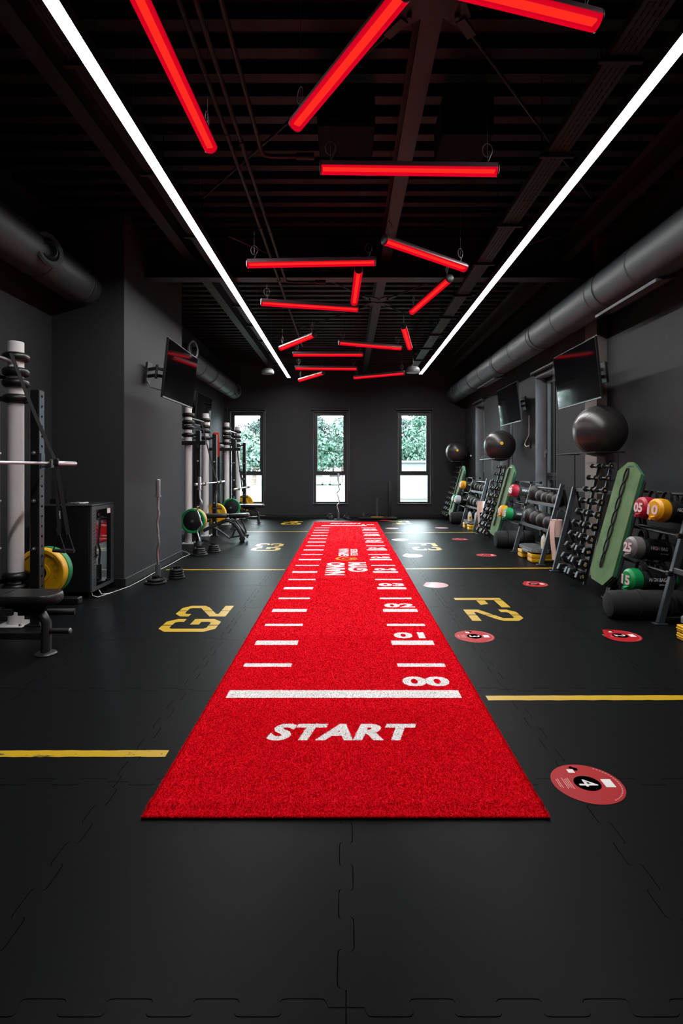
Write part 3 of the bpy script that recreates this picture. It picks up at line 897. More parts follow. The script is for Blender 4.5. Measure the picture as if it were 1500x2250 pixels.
# ================================================================== TELEVISIONS
def tv(label, c, side, arm):
    t = thing('television', label, 'television', c, rot=(math.radians(6), 0, side * PI / 2), group='wall televisions')
    w, h = 1.26, .72
    MB().box((0, .015, 0), (w, .03, h), ch=.005).build('bezel', M_plas, t, local=True)
    MB().box((0, -.0015, .004), (w - .022, .004, h - .034)).build('screen', M_screen, t, local=True, smooth=False)
    MB().box((0, .05, -.06), (w * .72, .05, h * .62), ch=.02).build('back_cover', M_plas, t, local=True)
    MB().box((0, .004, -h / 2 + .008), (w, .012, .010)).build('lower_edge', M_alu, t, local=True, smooth=False)
    m = MB().box((0, .085, -.02), (.46, .02, .30), ch=.004)
    m.box((-.14, .10, -.02), (.03, .03, .44)); m.box((.14, .10, -.02), (.03, .03, .44)); br = m.build('mount_plate', M_bsteel, t, local=True)
    m = MB()
    for dz in (-.045, .045):
        m.bar((.02, .10, dz), (-.16, .10 + (arm - .12) / 2, dz), .03, .04, ch=.004); m.bar((-.16, .10 + (arm - .12) / 2, dz), (.02, arm - .03, dz), .03, .04, ch=.004)
    m.cyl((-.16, .10 + (arm - .12) / 2, -.09), (-.16, .10 + (arm - .12) / 2, .09), .018, n=12)
    m.build('swing_arm', M_bsteel, t, local=True)
    MB().box((.02, arm - .02, 0), (.16, .03, .26), ch=.004).build('wall_plate', M_bsteel, t, local=True)
    s = -1 if side > 0 else 1
    pts = [(.05, .09, -.12), (.06, .13, -.17), (.03, arm * .55, -.21), (.0, arm - .08, -.19), (.0, arm - .03, -.11)]
    q = []
    for i in range(len(pts) - 1):
        for k in range(5): q.append(Vector(pts[i]).lerp(Vector(pts[i + 1]), k / 5))
    MB().sweep(q + [pts[-1]], .005, 6).build('power_cable', M_plas, t, local=True)
    return t
tv('black wall television on the pale column at the right', (2.90, 6.92, 2.58), -1, .38)
tv('black wall television between the windows of the right wall', (3.07, 10.35, 2.61), -1, .33)
tv('black wall television on the left shaft, showing red reflections', (-2.15, 7.15, 2.62), 1, .47)
tv('black wall television on the left wall behind the shaft', (-3.24, 12.45, 2.72), 1, .25)

# cable, socket and hook on the right wall
t = thing('wall_socket', 'black wall socket with a plugged white cable on the right wall', 'socket', (XR, 9.93, 1.86))
MB().box((XR - .012, 10.12, 1.86), (.024, .10, .12), ch=.006).build('socket_box', M_plas, t)
pts = [P(1161, 905 + 5 * i, 10.0) for i in range(13)]
pts = [Vector((XR - .02, 10.15, 2.40 - .04 * i)) for i in range(10)] + [Vector((XR - .03, 10.17, 2.0)), Vector((XR - .05, 10.25, 1.92)), Vector((XR - .06, 10.27, 1.86)), Vector((XR - .05, 10.22, 1.82)), Vector((XR - .03, 10.13, 1.83))]
MB().sweep(pts, .007, 6).build('cable', M_whitep, t)
o = MB().lathe([(.0001, .035), (.02, .03), (.03, .012), (.032, 0)], (XR - .001, 14.9, 1.75), (-1, 0, 0), 16).build('motion_sensor', M_whitep)
tag(o, 'tiny white motion sensor on the wall above the farthest ball', 'sensor')

# ================================================================== RIGHT SIDE EQUIPMENT
WHICH = ('nearest', 'middle', 'farthest')
Y0S = (4.95, 9.22, 13.42)
def lx(z): return 2.84 + .27 * z

M_hexgrey = mat('dumbbell_rubber', '#1c1d20', .42, bump=.08, scale=300)
M_hexface = mat('dumbbell_face', '#0d0d0f', .5)
def storage_rack(gi, y0, balls):
    w = WHICH[gi]
    t = thing('storage_rack', 'dark steel leaning rack for weight bags and medicine balls, %s of three' % w, 'rack', (2.84, y0, 0), group='storage racks')
    legs = (-1.25, 0, .95) if balls else (0, .95)
    for ly in legs:
        y = y0 + ly
        m = MB(); m.bar((lx(.01), y, .01), (lx(1.18), y, 1.18), .045, .06, up=(-1, 0, .27), ch=.004)
        leg = m.build('leg', M_gsteel, t)
        MB().box((lx(0) + .0, y, .006), (.12, .07, .012), ch=.003).build('foot_plate', M_gsteel, leg)
        MB().bar((3.36, y, .01), (lx(1.12) + .03, y, 1.10), .04, .04, up=(1, 0, .2), ch=.004).build('rear_strut', M_bsteel, t)
        MB().bar((lx(.05), y, .05), (3.36, y, .05), .04, .03, ch=.003).build('base_bar', M_bsteel, t)
    if balls:
        for z in (.49, .86):
            for dx in (-.045, .165):
                MB().bar((lx(z) + dx + (.04 if dx < 0 else 0), y0 - 1.28, z), (lx(z) + dx + (.04 if dx < 0 else 0), y0 + .02, z), .03, .05, ch=.004).build('ball_rail', M_gsteel, t)
        MB().cyl((lx(1.10), y0 - 1.25, 1.10), (lx(1.10), y0, 1.10), .018, n=10).build('top_rail', M_bsteel, t)
    for z in (.46, .80, 1.17):
        for dx in (-.035, .13):
            MB().cyl((lx(z) + dx, y0 - .03, z), (lx(z) + dx, y0 + .985, z), .0125, n=10).build('bag_rail', M_bsteel, t)
            MB().box((lx(z) + dx, y0, z), (.05, .05, .045), ch=.006).build('clamp', M_bsteel, t)
    return t
for gi, y0 in enumerate(Y0S): storage_rack(gi, y0, True if gi else True)

def weight_bag(label, capc, capmat, num, named=True, rot=(0, 7, 18), L=.52, r=.105, print_='#d9b9bd'):
    rot = [math.radians(a) for a in rot]
    R = Euler(rot).to_matrix()
    c = Vector(capc) + R @ Vector((L / 2, 0, 0))
    t = thing('weight_bag', label, 'weight bag', c, rot=rot, group='weight bags on the racks')
    h = L / 2
    MB().lathe([(r * .9, -h + .05), (r, -h + .08), (r * 1.02, -.1), (r, .02), (r * 1.02, .12), (r, h - .08), (r * .9, h - .05)], (0, 0, 0), (1, 0, 0), 28).build('body', M_pvc, t, local=True)
    for s in (-1, 1):
        cap = MB().lathe([(r * 1.035, h - .115), (r * 1.045, h - .075), (r * .98, h - .03), (r * .74, h - .006), (.0001, h)], (0, 0, 0), (s, 0, 0), 28).build('end_cap', capmat, t, local=True)
        if s < 0:
            pm = mat('bag_number_' + print_, print_, .5)
            MB().text(num, axes((-h - .004, 0, -.005), (0, -1, 0), (0, 0, 1)), .095, w=.125, bold=.04).build('number', pm, cap, local=True, smooth=False)
            MB().strap([(-h + .01, -.03, -.06), (-h - .035, -.02, -.075), (-h - .03, .0, -.10), (-h + .02, .02, -.108)], .03, .004, (0, 1, .2)).build('pull_tab', capmat, cap, local=True)
    for x in (-.115, .115):
        ring = [(x, math.cos(a) * (r + .004), math.sin(a) * (r + .004)) for a in [2 * PI * i / 24 for i in range(24)]]
        MB().strap(ring + [ring[0]], .04, .004, (1, 0, 0)).build('strap', M_fab, t, local=True)
        hd = [(x, math.cos(a) * .055, r - .01 + math.sin(a) * .085) for a in [PI * i / 12 for i in range(13)]]
        MB().strap(hd, .035, .008, (1, 0, 0)).build('handle', M_fab, t, local=True)
    if named:
        MB().text('HIGH BAG', axes((.0, -r * 1.025 - .003, .02), (1, 0, 0), (0, 0, 1)), .036, w=.18, bold=.02).build('lettering', M_print, t, local=True, smooth=False)
        MB().text('gipara.com', axes((.06, -r * 1.025 - .003, -.028), (1, 0, 0), (0, 0, 1)), .016, w=.085).build('small_lettering', M_print, t, local=True, smooth=False)
    return t
C_red = mat('bag_red', '#a5122e', .38); C_yel = mat('bag_yellow', '#dd9a08', .38); C_gry = mat('bag_grey', '#6e6a6c', .42); C_grn = mat('bag_green', '#0d8a4a', .38)
C_wht = mat('bag_white', '#b9c3c8', .4)
yA, yB, yC = Y0S
weight_bag('weight bag with red end marked 05, top tier of the nearest rack', (2.90, yA + .47, 1.03), C_red, '05', rot=(0, 7, 8))
weight_bag('weight bag with yellow end marked 10, top tier of the nearest rack', (2.875, yA + .17, 1.03), C_yel, '10', rot=(0, 7, 14))
weight_bag('weight bag with grey end marked 25, second tier of the nearest rack', (2.80, yA + .48, .635), C_gry, '25', rot=(0, 7, 8))
weight_bag('weight bag with green end marked 15, lowest tier of the nearest rack', (2.745, yA + .41, .325), C_grn, '15', rot=(0, 3, 8))
weight_bag('weight bag with red end on the top tier of the middle rack', (2.90, yB + .42, 1.03), C_red, '05', print_='#e8e2e2', rot=(0, 7, 8))
weight_bag('weight bag with yellow end on the second tier of the middle rack', (2.73, yB + .50, .655), C_yel, '10', rot=(0, 7, 8))
weight_bag('weight bag with green end on the second tier of the middle rack', (2.74, yB + .23, .635), C_grn, '15', rot=(0, 7, 8))
weight_bag('weight bag with yellow end on the top tier of the farthest rack', (2.90, yC + .45, 1.0), C_yel, '10', rot=(0, 7, 8))
weight_bag('weight bag with green end on the second tier of the farthest rack', (2.71, yC + .50, .64), C_grn, '15', rot=(0, 7, 8))
weight_bag('weight bag with pale end on the second tier of the farthest rack', (2.72, yC + .22, .64), C_wht, '05', rot=(0, 7, 8))

def floor_bag(label, x0, y, z, L=.78, r=.13):
    c = Vector((x0 + L / 2, y, z))
    t = thing('rolled_bag', label, 'bag', (c.x, c.y, 0), group='black rolled bags')
    prof = [(.0001, -L / 2 - .01), (r * .55, -L / 2 - .012), (r * .85, -L / 2), (r, -L / 2 + .04), (r * 1.02, -.1), (r, .1), (r * 1.01, L / 2 - .05), (r * .85, L / 2), (.0001, L / 2 + .01)]
    m = MB().lathe(prof, c, (1, 0, 0), 32)
    for v in m.v:     # sag onto the floor, small wrinkles
        v.z = max(v.z, z - r + .006) + .004 * math.sin(v.x * 38 + v.y * 21)
    m.build('body', M_fab, t)
    for dx in (-.12, .16):
        ring = [(c.x + dx + .06 * math.sin(a) * .3, c.y + math.cos(a) * (r + .006), c.z + math.sin(a) * (r + .006)) for a in [2 * PI * i / 28 for i in range(29)]]
        ring = [(a, b, max(q, z - r + .006)) for a, b, q in ring]
        MB().strap(ring, .045, .008, (1, 0, 0)).build('strap', M_fab, t)
    return t
floor_bag('black rolled fabric bag on the floor under the nearest rack', 2.47, yA + .20, .13)
floor_bag('black rolled fabric bag under the middle rack', 2.66, yB + .50, .15, r=.15, L=.66)
floor_bag('black rolled fabric bag under the farthest rack', 2.66, yC + .50, .15, r=.15, L=.66)

# medicine balls on the ball rails (racks whose balls the picture shows)
M_ball = mat('slam_ball_rubber', '#1f1c1c', .42, bump=.5, scale=70, stretch=(1, 1, 6))
ORD = ('first', 'second', 'third', 'fourth', 'fifth')
for gi in (1, 2):
    for tier, z, rows in (('upper', .86, ((-.20, .14), (-.46, .115), (-.68, .105), (-.90, .105), (-1.12, .10))), ('lower', .49, ((-.24, .14), (-.53, .13), (-.80, .125), (-1.07, .115)))):
        for k, (dy, r) in enumerate(rows):
            x = lx(z) + .08; hz = z + .025 + math.sqrt(max(.0, (r) ** 2 - .085 ** 2)) if r > .09 else z + .05
            c = Vector((x, Y0S[gi] + dy, hz))
            t = thing('medicine_ball', 'black medicine ball, %s from the bags on the %s shelf of the %s rack' % (ORD[k], tier, WHICH[gi]), 'ball', c, group='medicine balls')
            a = random.uniform(0, 3)
            MB().sphere(c, r, 28, 18).build('shell', M_ball, t)
            mb = MB(); d = Vector((math.cos(a), math.sin(a), .3)).normalized()
            for q in range(-3, 4):
                rr = math.sqrt(max(1e-6, 1 - (q * .22) ** 2)) * r
                mb.torus(c + d * q * .22 * r, d, rr, .0016, 36, 5)
            mb.build('tread_ribs', M_ball, t)

# stepper platforms
M_step = mat('stepper_grey', '#75787c', .55, bump=.2, scale=160)
M_stepy = mat('stepper_yellow', '#e0a80c', .45)
def stepper(label, x0, yc, rz=0):
    t = thing('aerobic_stepper', label, 'stepper', (x0 + .16, yc, 0), rot=(0, 0, rz), group='aerobic steppers')
    for sy in (-1, 1):
        for k in range(2):
            MB().box((0, sy * .235, .033 + k * .062), (.33, .20, .056), ch=.006).build('riser', M_stepy, t, local=True)
            MB().box((0, sy * .235, .033 + k * .062), (.336, .206, .008), ch=.003).build('riser_rib', M_stepy, t, local=True)
    pl = []
    hw, hl, ch = .155, .36, .07
    pl = [(-hw, -hl + ch), (-hw + ch, -hl), (hw - ch, -hl), (hw, -hl + ch), (hw, hl - ch), (hw - ch, hl), (-hw + ch, hl), (-hw, hl - ch)]
    m = MB(); m.prism(pl, Matrix.Translation((0, 0, .15)), .045); m.build('platform', M_step, t, local=True, ang=20)
    m = MB(); m.prism([(p[0] * .9, p[1] * .94) for p in pl], Matrix.Translation((0, 0, .195)), .006); m.build('tread_mat', mat('stepper_mat', '#3b3d40', .7, bump=.4, scale=200), t, local=True)
    for sx in (-1, 1):
        MB().box((sx * .15, 0, .135), (.02, .30, .05), ch=.01).build('skirt', M_step, t, local=True)
    MB().lathe([(.0001, .203), (.02, .203)], (0.02, .12, 0), (0, 0, 1), 16).build('emblem', M_stepy, t, local=True)
    return t
stepper('grey stepper with yellow risers under the nearest rack, cut by the right edge', 2.74, yA - .76)
stepper('grey stepper with yellow risers under the middle rack', 2.78, yB - .72)
stepper('grey stepper with yellow risers under the farthest rack', 2.80, yC - .66)
def bottle(label, p):
    t = thing('spray_bottle', label, 'bottle', p, group='cleaning bottles')
    mb = MB().lathe([(.03, 0), (.045, .004), (.045, .14), (.035, .18), (.016, .205), (.016, .225)], p, (0, 0, 1), 20).build('bottle_body', M_whitep, t)
    MB().lathe([(.0465, .03), (.0465, .12)], p, (0, 0, 1), 20).build('paper_label', mat('bottle_label', '#e3dccb', .5), t)
    p = Vector(p)
    m = MB(); m.cyl(p + Vector((0, 0, .225)), p + Vector((0, 0, .25)), .018, n=12); m.box(p + Vector((-.02, 0, .268)), (.09, .03, .035), ch=.008); m.bar(p + Vector((-.045, 0, .25)), p + Vector((-.055, 0, .20)), .012, .02)
    m.build('trigger', M_plas, t)
    MB().box(p + Vector((-.0, -.0475, .075)), (.055, .002, .07)).build('yellow_patch', M_stepy, t, smooth=False)
    MB().text('05', axes(p + Vector((0, -.0488, .085)), (1, 0, 0), (0, 0, 1)), .03, bold=.03).build('lettering', M_stblack, t, smooth=False)
bottle('white cleaning bottle with yellow label on the middle stepper', (2.98, yB - 1.00, .2015))
bottle('left of two white cleaning bottles on the farthest stepper', (2.84, yC - .88, .2015))
bottle('right of two white cleaning bottles on the farthest stepper', (2.98, yC - .94, .2015))

# dumbbell racks with gym ball cradles
def row_xz(i): return 3.08 - .36 * i / 9, 1.44 - 1.28 * i / 9
def dumbbell_rack(gi, y0):
    t = thing('dumbbell_rack', 'leaning dumbbell ladder rack with a ball cradle on top, %s of three' % WHICH[gi], 'rack', (2.84, y0 + 1.6, 0), group='dumbbell racks')
    fe = 2.55 if gi < 2 else 2.16
    for ly in (1.02, fe):
        y = y0 + ly
        leg = MB().bar((2.86, y, .01), (3.14, y, 1.156), .04, .06, up=(-1, 0, .25), ch=.004).build('leg', M_gsteel, t)
        MB().box((2.86, y, .006), (.12, .07, .012), ch=.003).build('foot_plate', M_gsteel, leg)
        MB().bar((3.37, y, .01), (3.16, y, 1.12), .035, .035, up=(1, 0, .2), ch=.003).build('rear_strut', M_bsteel, t)
        yc_ = y if ly > 2 else y0 + 1.36
        MB().cyl((3.14, yc_, 1.12), (3.14, yc_, 1.60), .008, n=8).build('cradle_post', M_bsteel, t)
    for z, x in ((1.12, 3.15), (.12, 2.95)):
        MB().bar((x, y0 + 1.0, z), (x, y0 + fe + .02, z), .035, .045, ch=.004).build('cross_rail', M_bsteel, t)
    pts = [(2.885, y0 + 1.36, 1.60), (2.885, y0 + fe, 1.60), (3.215, y0 + fe, 1.60), (3.215, y0 + 1.36, 1.60)]
    MB().sweep(pts, .008, 8, closed=True).build('ball_cradle', M_bsteel, t)
    for dy in (1.49, 1.80):
        m = MB(); a = Vector((row_xz(9)[0] + .09, y0 + dy, .04)); b = Vector((row_xz(0)[0] + .05, y0 + dy, 1.47))
        m.bar(a, b, .022, .035, up=(-1, 0, .25)); m.build('upright', M_gsteel, t, smooth=False)
        for i in range(10):
            x, z = row_xz(i); hr = .012
            pts = [(x + .085, y0 + dy, z - .03), (x + .03, y0 + dy, z - .022), (x, y0 + dy, z - .0205), (x - .022, y0 + dy, z - .012), (x - .032, y0 + dy, z + .012)]
            MB().sweep(pts, .0065, 6).build('saddle_hook', M_bsteel, t)
    return t
def dumbbell_parts(i):
    r = .030 + .040 * i / 9; L = .105 + .035 * i / 9; th = .030 + .028 * i / 9
    hd = MB().lathe([(r * .86, 0), (r, .006), (r, th - .006), (r * .86, th)], (0, 0, 0), (0, 1, 0), 6)
    return r, L, th
DB = {}
ROWN = ('first', 'second', 'third', 'fourth', 'fifth', 'sixth', 'seventh', 'eighth', 'ninth', 'tenth')
def dumbbell(i, label, c):
    r, L, th = dumbbell_parts(i)
    if i not in DB:
        t = thing('dumbbell', label, 'dumbbell', c, group='hex dumbbells')
        for s in (-1, 1):
            MB().lathe([(r * .82, L - th), (r, L - th + .006), (r, L - .006), (r * .84, L)], (0, 0, 0), (0, s, 0), 6).build('head', M_hexgrey, t, local=True, ang=20)
        MB().lathe([(.011, -L + th), (.0125, -.03), (.0135, 0), (.0125, .03), (.011, L - th)], (0, 0, 0), (0, 1, 0), 12).build('handle', M_gsteel, t, local=True)
        MB().lathe([(.0001, L + .0006), (r * .78, L + .0006)], (0, 0, 0), (0, -1, 0), 20).build('face_disc', M_hexface, t, local=True)
        MB().text('%02d' % (i + 1), axes((0, -L - .0014, 0), (1, 0, 0), (0, 0, 1)), r * .55, bold=.02).build('number', mat('dumbbell_number', '#cdb98f', .5), t, local=True, smooth=False)
        DB[i] = t
    else:
        t = copy_tree(DB[i], label=label); t.location = c
    t.rotation_euler = (0, random.choice((0, PI / 3, -PI / 3, 2 * PI / 3, PI)) + random.uniform(-.15, .15), 0)
    return t
for gi, y0 in enumerate(Y0S):
    dumbbell_rack(gi, y0)
    for i in range(10):
        x, z = row_xz(i)
        for k, dy in enumerate((1.49, 1.80)):
            if y0 + dy > YB - .15: dy -= .0
            dumbbell(i, 'black hex dumbbell, %s of the pair in the %s row from the top, %s rack' % (('nearer', 'farther')[k], ROWN[i], WHICH[gi]), (x, y0 + dy, z))
    # gym ball on the cradle
    c = Vector((3.05, y0 + 1.62, 1.86)); rb = .308
    t = thing('gym_ball', 'shiny black gym ball on top of the %s dumbbell rack' % WHICH[gi], 'ball', c, group='gym balls')
    Mb = mat('gym_ball_vinyl', '#2b2728', .30, bump=.12, scale=600)
    MB().sphere(c, rb, 56, 36).build('shell', Mb, t)
    mb = MB()
    for q in (-.55, -.18, .18, .55):
        rr = math.sqrt(1 - q * q) * rb; mb.torus(c + Vector((.35, .9, .2)).normalized() * q * rb, Vector((.35, .9, .2)), rr, .0016, 64, 5)
    mb.build('moulded_ring', Mb, t)
    n = Vector((-.15, -.98, .12)).normalized()
    if gi: MB().lathe([(.0001, .003), (.03, .002), (.032, 0)], c + n * (rb - .001), n, 16).build('emblem', M_stepy, t)
    # exercise mats hung at the near end
    u = Vector((.36, 0, 1.28)).normalized(); nrm = Vector((-u.z, 0, u.x)); v = Vector((0, 1, 0))
    base = Vector((2.72, y0 + .955, .17))
    mats = [('olive green', '#4c6a41', .0, 1.36, .50), ('teal', '#1d6a50', .022, 1.35, .52), ('black', '#1b1b1e', .044, 1.28, .56)]
    for k, (cn, hx, off, Lm, wm) in enumerate(mats):
        M = Matrix((v, u, -nrm)).transposed().to_4x4(); M.translation = base - nrm * off
        cc = .13
        pl = [(-wm / 2 + .14, 0), (wm / 2 - cc * .6, .02), (wm / 2, cc), (wm / 2, Lm - .10), (wm / 2 - .17, Lm), (-wm / 2 + .22, Lm), (-wm / 2, Lm - .13), (-wm / 2, cc)]
        Mm = mat('mat_foam_' + cn.replace(' ', '_'), hx, .75, bump=.25, scale=7 if k == 0 else 50, var=.22 if k == 0 else .05, detail=6)
        t = thing('exercise_mat', '%s exercise mat with cut corners hanging on the %s dumbbell rack' % (cn, WHICH[gi]), 'mat', base - nrm * off, group='exercise mats')
        MB().prism(pl, M, .018).build('foam_sheet', Mm, t, ang=20)
        MB().prism([(p[0] * .06, Lm - .06 + p[1] * .02) for p in [(-1, 0), (1, 0), (1, 1), (-1, 1)]], Matrix.Translation(nrm * .0012) @ M, .002).build('hanging_eyelet', M_bsteel, t, smooth=False)
    # looped stretch strap hanging over the green mat
    t = thing('stretch_strap', 'black looped stretch strap hanging over the green mat on the %s rack' % WHICH[gi], 'strap', base, group='looped stretch straps')
    for lp_ in range(7):
        pts = []
        z0 = 1.28 - lp_ * .158
        for q in range(17):
            a = 2 * PI * q / 16
            pts.append(base + v * (.02 + .034 * math.sin(a) * (1 if lp_ < 6 else .6)) + u * (z0 - .079 + .079 * math.cos(a)) + nrm * .014)
        MB().sweep(pts[:-1], .0085, 6, closed=True, flat=(.011, .006)).build('loop', M_fab, t)
        MB().box(base + v * .02 + u * z0 + nrm * .014, (.03, .03, .02), ch=.006).build('knot', M_fab, t)
    # paper towel roll
    if gi < 2:
        c = Vector((2.97, y0 + 2.74, .57))
        t = thing('paper_roll', 'pinkish paper towel roll on a black hook behind the %s dumbbell rack' % WHICH[gi], 'paper roll', c, group='paper towel rolls')
        MB().lathe([(.022, -.12), (.07, -.12), (.07, .12), (.022, .12)], c, (0, 0, 1), 28, closed=True).build('roll', M_paper, t)
        m = MB(); pts = []
        sh = [(-.071 - .012 * math.sin(q * .5), -.02 - .004 * q, .10 - q * .06) for q in range(10)]
        m.strap([c + Vector(p) for p in sh], .10, .0015, (.3, -1, 0)); m.build('loose_sheet', M_paper, t)
        MB().sweep([c + Vector(p) for p in ((0, 0, -.13), (0, 0, .16), (.01, 0, .22), (.05, 0, .26), (.09, 0, .24), (.10, -.1, .235), (.10, -.22, .23))], .006, 6).build('hook', M_bsteel, t)

# ================================================================== LEFT SIDE EQUIPMENT
def ring_profile(r):
    return [(r, -.040), (r + .014, -.040), (r + .034, -.030), (r + .045, -.012), (r + .045, .012), (r + .034, .030), (r + .014, .040), (r, .040)]
TR = .066
def rig(label, tubes, near_cross, jz, bar=True):
    """tubes: list of (x, y); each gate has a white tube, a room side post and a wall side post"""
    t = thing('training_rig', label, 'training rig', (tubes[0][0], tubes[0][1], 0), group='training rigs')
    for gi, (x, y) in enumerate(tubes):
        tube = MB().lathe([(TR, .012), (TR, 2.55), (TR - .006, 2.555), (.0001, 2.555)], (x, y, 0), (0, 0, 1), 32).build('white_tube', M_white, t)
        MB().box((x, y, .007), (.24, .24, .014), ch=.004).build('base_plate', M_white, tube)
        for sx in (-1, 1):
            for sy in (-1, 1): MB().lathe([(.014, .014), (.014, .026), (.008, .034), (.008, .014)], (x + sx * .095, y + sy * .095, 0), (0, 0, 1), 6).build('bolt', M_chrome, tube)
        for z in (2.415, 2.28, 2.18, 2.04, .44, .338):
            MB().lathe(ring_profile(TR), (x, y, z), (0, 0, 1), 28).build('clamp_ring', M_plas, t)
        for k, px_ in enumerate((x + .19, x - .21)):
            zt = 2.12 if k == 0 else 2.06
            post = MB().box((px_, y, zt / 2), (.085, .085, zt), ch=.006).build('upright', M_bsteel, t)
            # face plate with punched holes on the room side
            m = MB(); m.box((px_ + .0435, y, zt / 2), (.003, .078, zt - .02)); fpl = m.build('hole_plate', M_gsteel, post, smooth=False)
            m = MB()
            for q in range(int(zt / .09)):
                m.lathe([(.0001, .0022), (.0115, .0022)], (px_ + .044, y, .08 + q * .09), (1, 0, 0), 10)
            m.build('holes', M_hexface, post)
            m = MB()
            for z in ((1.55, 1.12, .69, .28)):
                m.lathe([(.017, 0), (.017, .012), (.009, .016), (.009, .03)], (px_ + .044 if k else px_, y if k else y - .043, z), (1, 0, 0) if k else (0, -1, 0), 8)
            m.build('bolts', M_chrome, post)
            MB().box((px_, y, .006), (.15, .15, .012), ch=.003).build('foot_plate', M_bsteel, post)
        for z in (2.04, .39):
            MB().box((x, y, z), (.40, .035, .04), ch=.004).build('link_bar', M_bsteel, t)
        # J hook
        hx = x + .19 + .045
        m = MB(); m.box((hx + .006, y, jz + .02), (.012, .06, .14)); m.box((hx + .05, y, jz - .032), (.09, .05, .016)); m.box((hx + .092, y, jz - .005), (.012, .05, .06))
        m.build('bar_hook', M_gsteel, t, smooth=False)
        # dip / storage horn
        sgn = -1 if gi == 0 else 1
        MB().cyl((x + .17, y, .45), (x + .17, y + sgn * .36, .45), .024, n=16).build('plate_horn', M_chrome, t)
    (xa, ya), (xb, yb) = tubes
    MB().cyl((xa, ya, 2.37), (xb, yb, 2.37), .016, n=12).build('pull_up_bar', M_alu, t)
    MB().cyl((xa - .1, ya, 2.23), (xb - .1, yb, 2.23), .016, n=12).build('rear_pull_up_bar', M_bsteel, t)
    MB().bar((xa - .21, ya, 2.0), (xb - .21, yb, 2.0), .05, .05, ch=.004).build('rear_rail', M_bsteel, t)
    if near_cross:
        x, y = tubes[0]
        MB().bar((XL + .02, y - .105, 1.885), (x + .36, y - .105, 1.885), .06, .075, ch=.005).build('front_cross_bar', M_bsteel, t)
        MB().bar((x + .19, y - .06, 1.80), (x + .19, y - .10, 1.86), .03, .03).build('cross_bar_brace', M_gsteel, t)
    return t
RIGS = [[(-2.99, 3.82), (-2.985, 4.94)], [(-2.965, 10.27), (-2.93, 11.40)], [(-2.99, 13.70), (-2.99, 15.05)]]
rig('white tube rig with black uprights at the left edge', RIGS[0], False, 1.458)
rig('white tube rig with black uprights just behind the shaft', RIGS[1], True, 1.125)
rig('white tube rig with black uprights by the back wall', RIGS[2], True, .906)

def barbell(label, x, y0, y1, z):
    t = thing('barbell', label, 'barbell', (x, (y0 + y1) / 2, z), group='barbells')
    s = .43
    MB().lathe([(.014, 0), (.014, y1 - y0 - 2 * s)], (x, y0 + s, z), (0, 1, 0), 14).build('shaft', M_chrome, t)
    for ye, d in ((y0, 1), (y1, -1)):
        MB().lathe([(.018, 0), (.0245, .004), (.0245, s - .03), (.024, s - .028)], (x, ye, z), (0, d, 0), 18).build('sleeve', M_chrome, t)
        MB().lathe([(.024, s - .03), (.038, s - .028), (.040, s - .012), (.030, s + .012), (.014, s + .014)], (x, ye, z), (0, d, 0), 18).build('collar', mat('brass_collar', '#b09a6a', .3, .9), t)
bars = []
barbell('chrome barbell resting on the left edge rig', -2.68, 3.2, 5.40, 1.458)
barbell('chrome barbell resting on the rig behind the shaft', -2.655, 9.62, 11.9, 1.125)
barbell('chrome barbell resting on the rig by the back wall', -2.675, 13.05, 15.3, .906)

def plate(label, c, m, colname, txt=True, R=.225, face=-1, w=None, hub=True):
    t = thing('bumper_plate', label, 'weight plate', c, group='bumper plates')
    h = .04 if m is M_grn else .045
    MB().lathe([(.028, -h * .8), (.085, -h * .8), (.09, -h * .55), (R - .045, -h * .55), (R - .038, -h), (R - .008, -h), (R, -h * .8), (R, h * .8), (R - .008, h), (R - .038, h), (R - .045, h * .55), (.09, h * .55), (.085, h * .8), (.028, h * .8)],
               c, (0, 1, 0), 56, closed=True).build('disc', m, t)
    c = Vector(c)
    MB().lathe([(.027, -h * .83), (.06, -h * .83), (.064, -h * .7), (.064, h * .7), (.06, h * .83), (.027, h * .83)], c, (0, 1, 0), 32, closed=True).build('steel_hub', M_bsteel, t)
    if not hub: MB().lathe([(.03, h * .86), (.15, h * .86), (R - .05, h * .6)], c, (0, -1, 0), 48).build('dark_face', M_hexface, t)
    if txt:
        tm = mat('plate_text_' + colname, '#b58800' if m is M_yel else '#0a6437', .5)
        mb = MB(); word = 'GIPARA'
        for k, chh in enumerate(word):
            a = math.radians(100 - k * 24)
            pos = c + Vector((math.cos(a) * .138, -h * .55 - .001, math.sin(a) * .138))
            mb.text(chh, axes(pos, (math.sin(a), 0, -math.cos(a)), (math.cos(a), 0, math.sin(a))), .045, bold=.02)
        mb.text('15', axes(c + Vector((.0, -h * .55 - .001, -.138)), (1, 0, 0), (0, 0, 1)), .055, bold=.02)
        mb.build('raised_lettering', tm, t, smooth=False)
    return t
plate('large yellow bumper plate behind the left edge rig', (-2.815, 5.06, .45), M_yel, 'yellow')
plate('green bumper plate behind the large yellow plate', (-2.815, 5.15, .45), M_grn, 'green', txt=False)
plate('green bumper plate with dark face in front of the rig behind the shaft', (-2.795, 9.98, .45), M_grn, 'green', txt=False, hub=False)
plate('yellow bumper plate tucked behind the green one near the shaft', (-2.795, 10.075, .45), M_yel, 'yellow', txt=False)
plate('yellow bumper plate on the far post of the rig behind the shaft', (-2.76, 11.57, .45), M_yel, 'yellow')
plate('green bumper plate with dark face on the rig by the back wall', (-2.82, 13.42, .45), M_grn, 'green', txt=False, hub=False)
plate('yellow bumper plate nearest the left back window', (-2.82, 15.25, .45), M_yel, 'yellow')

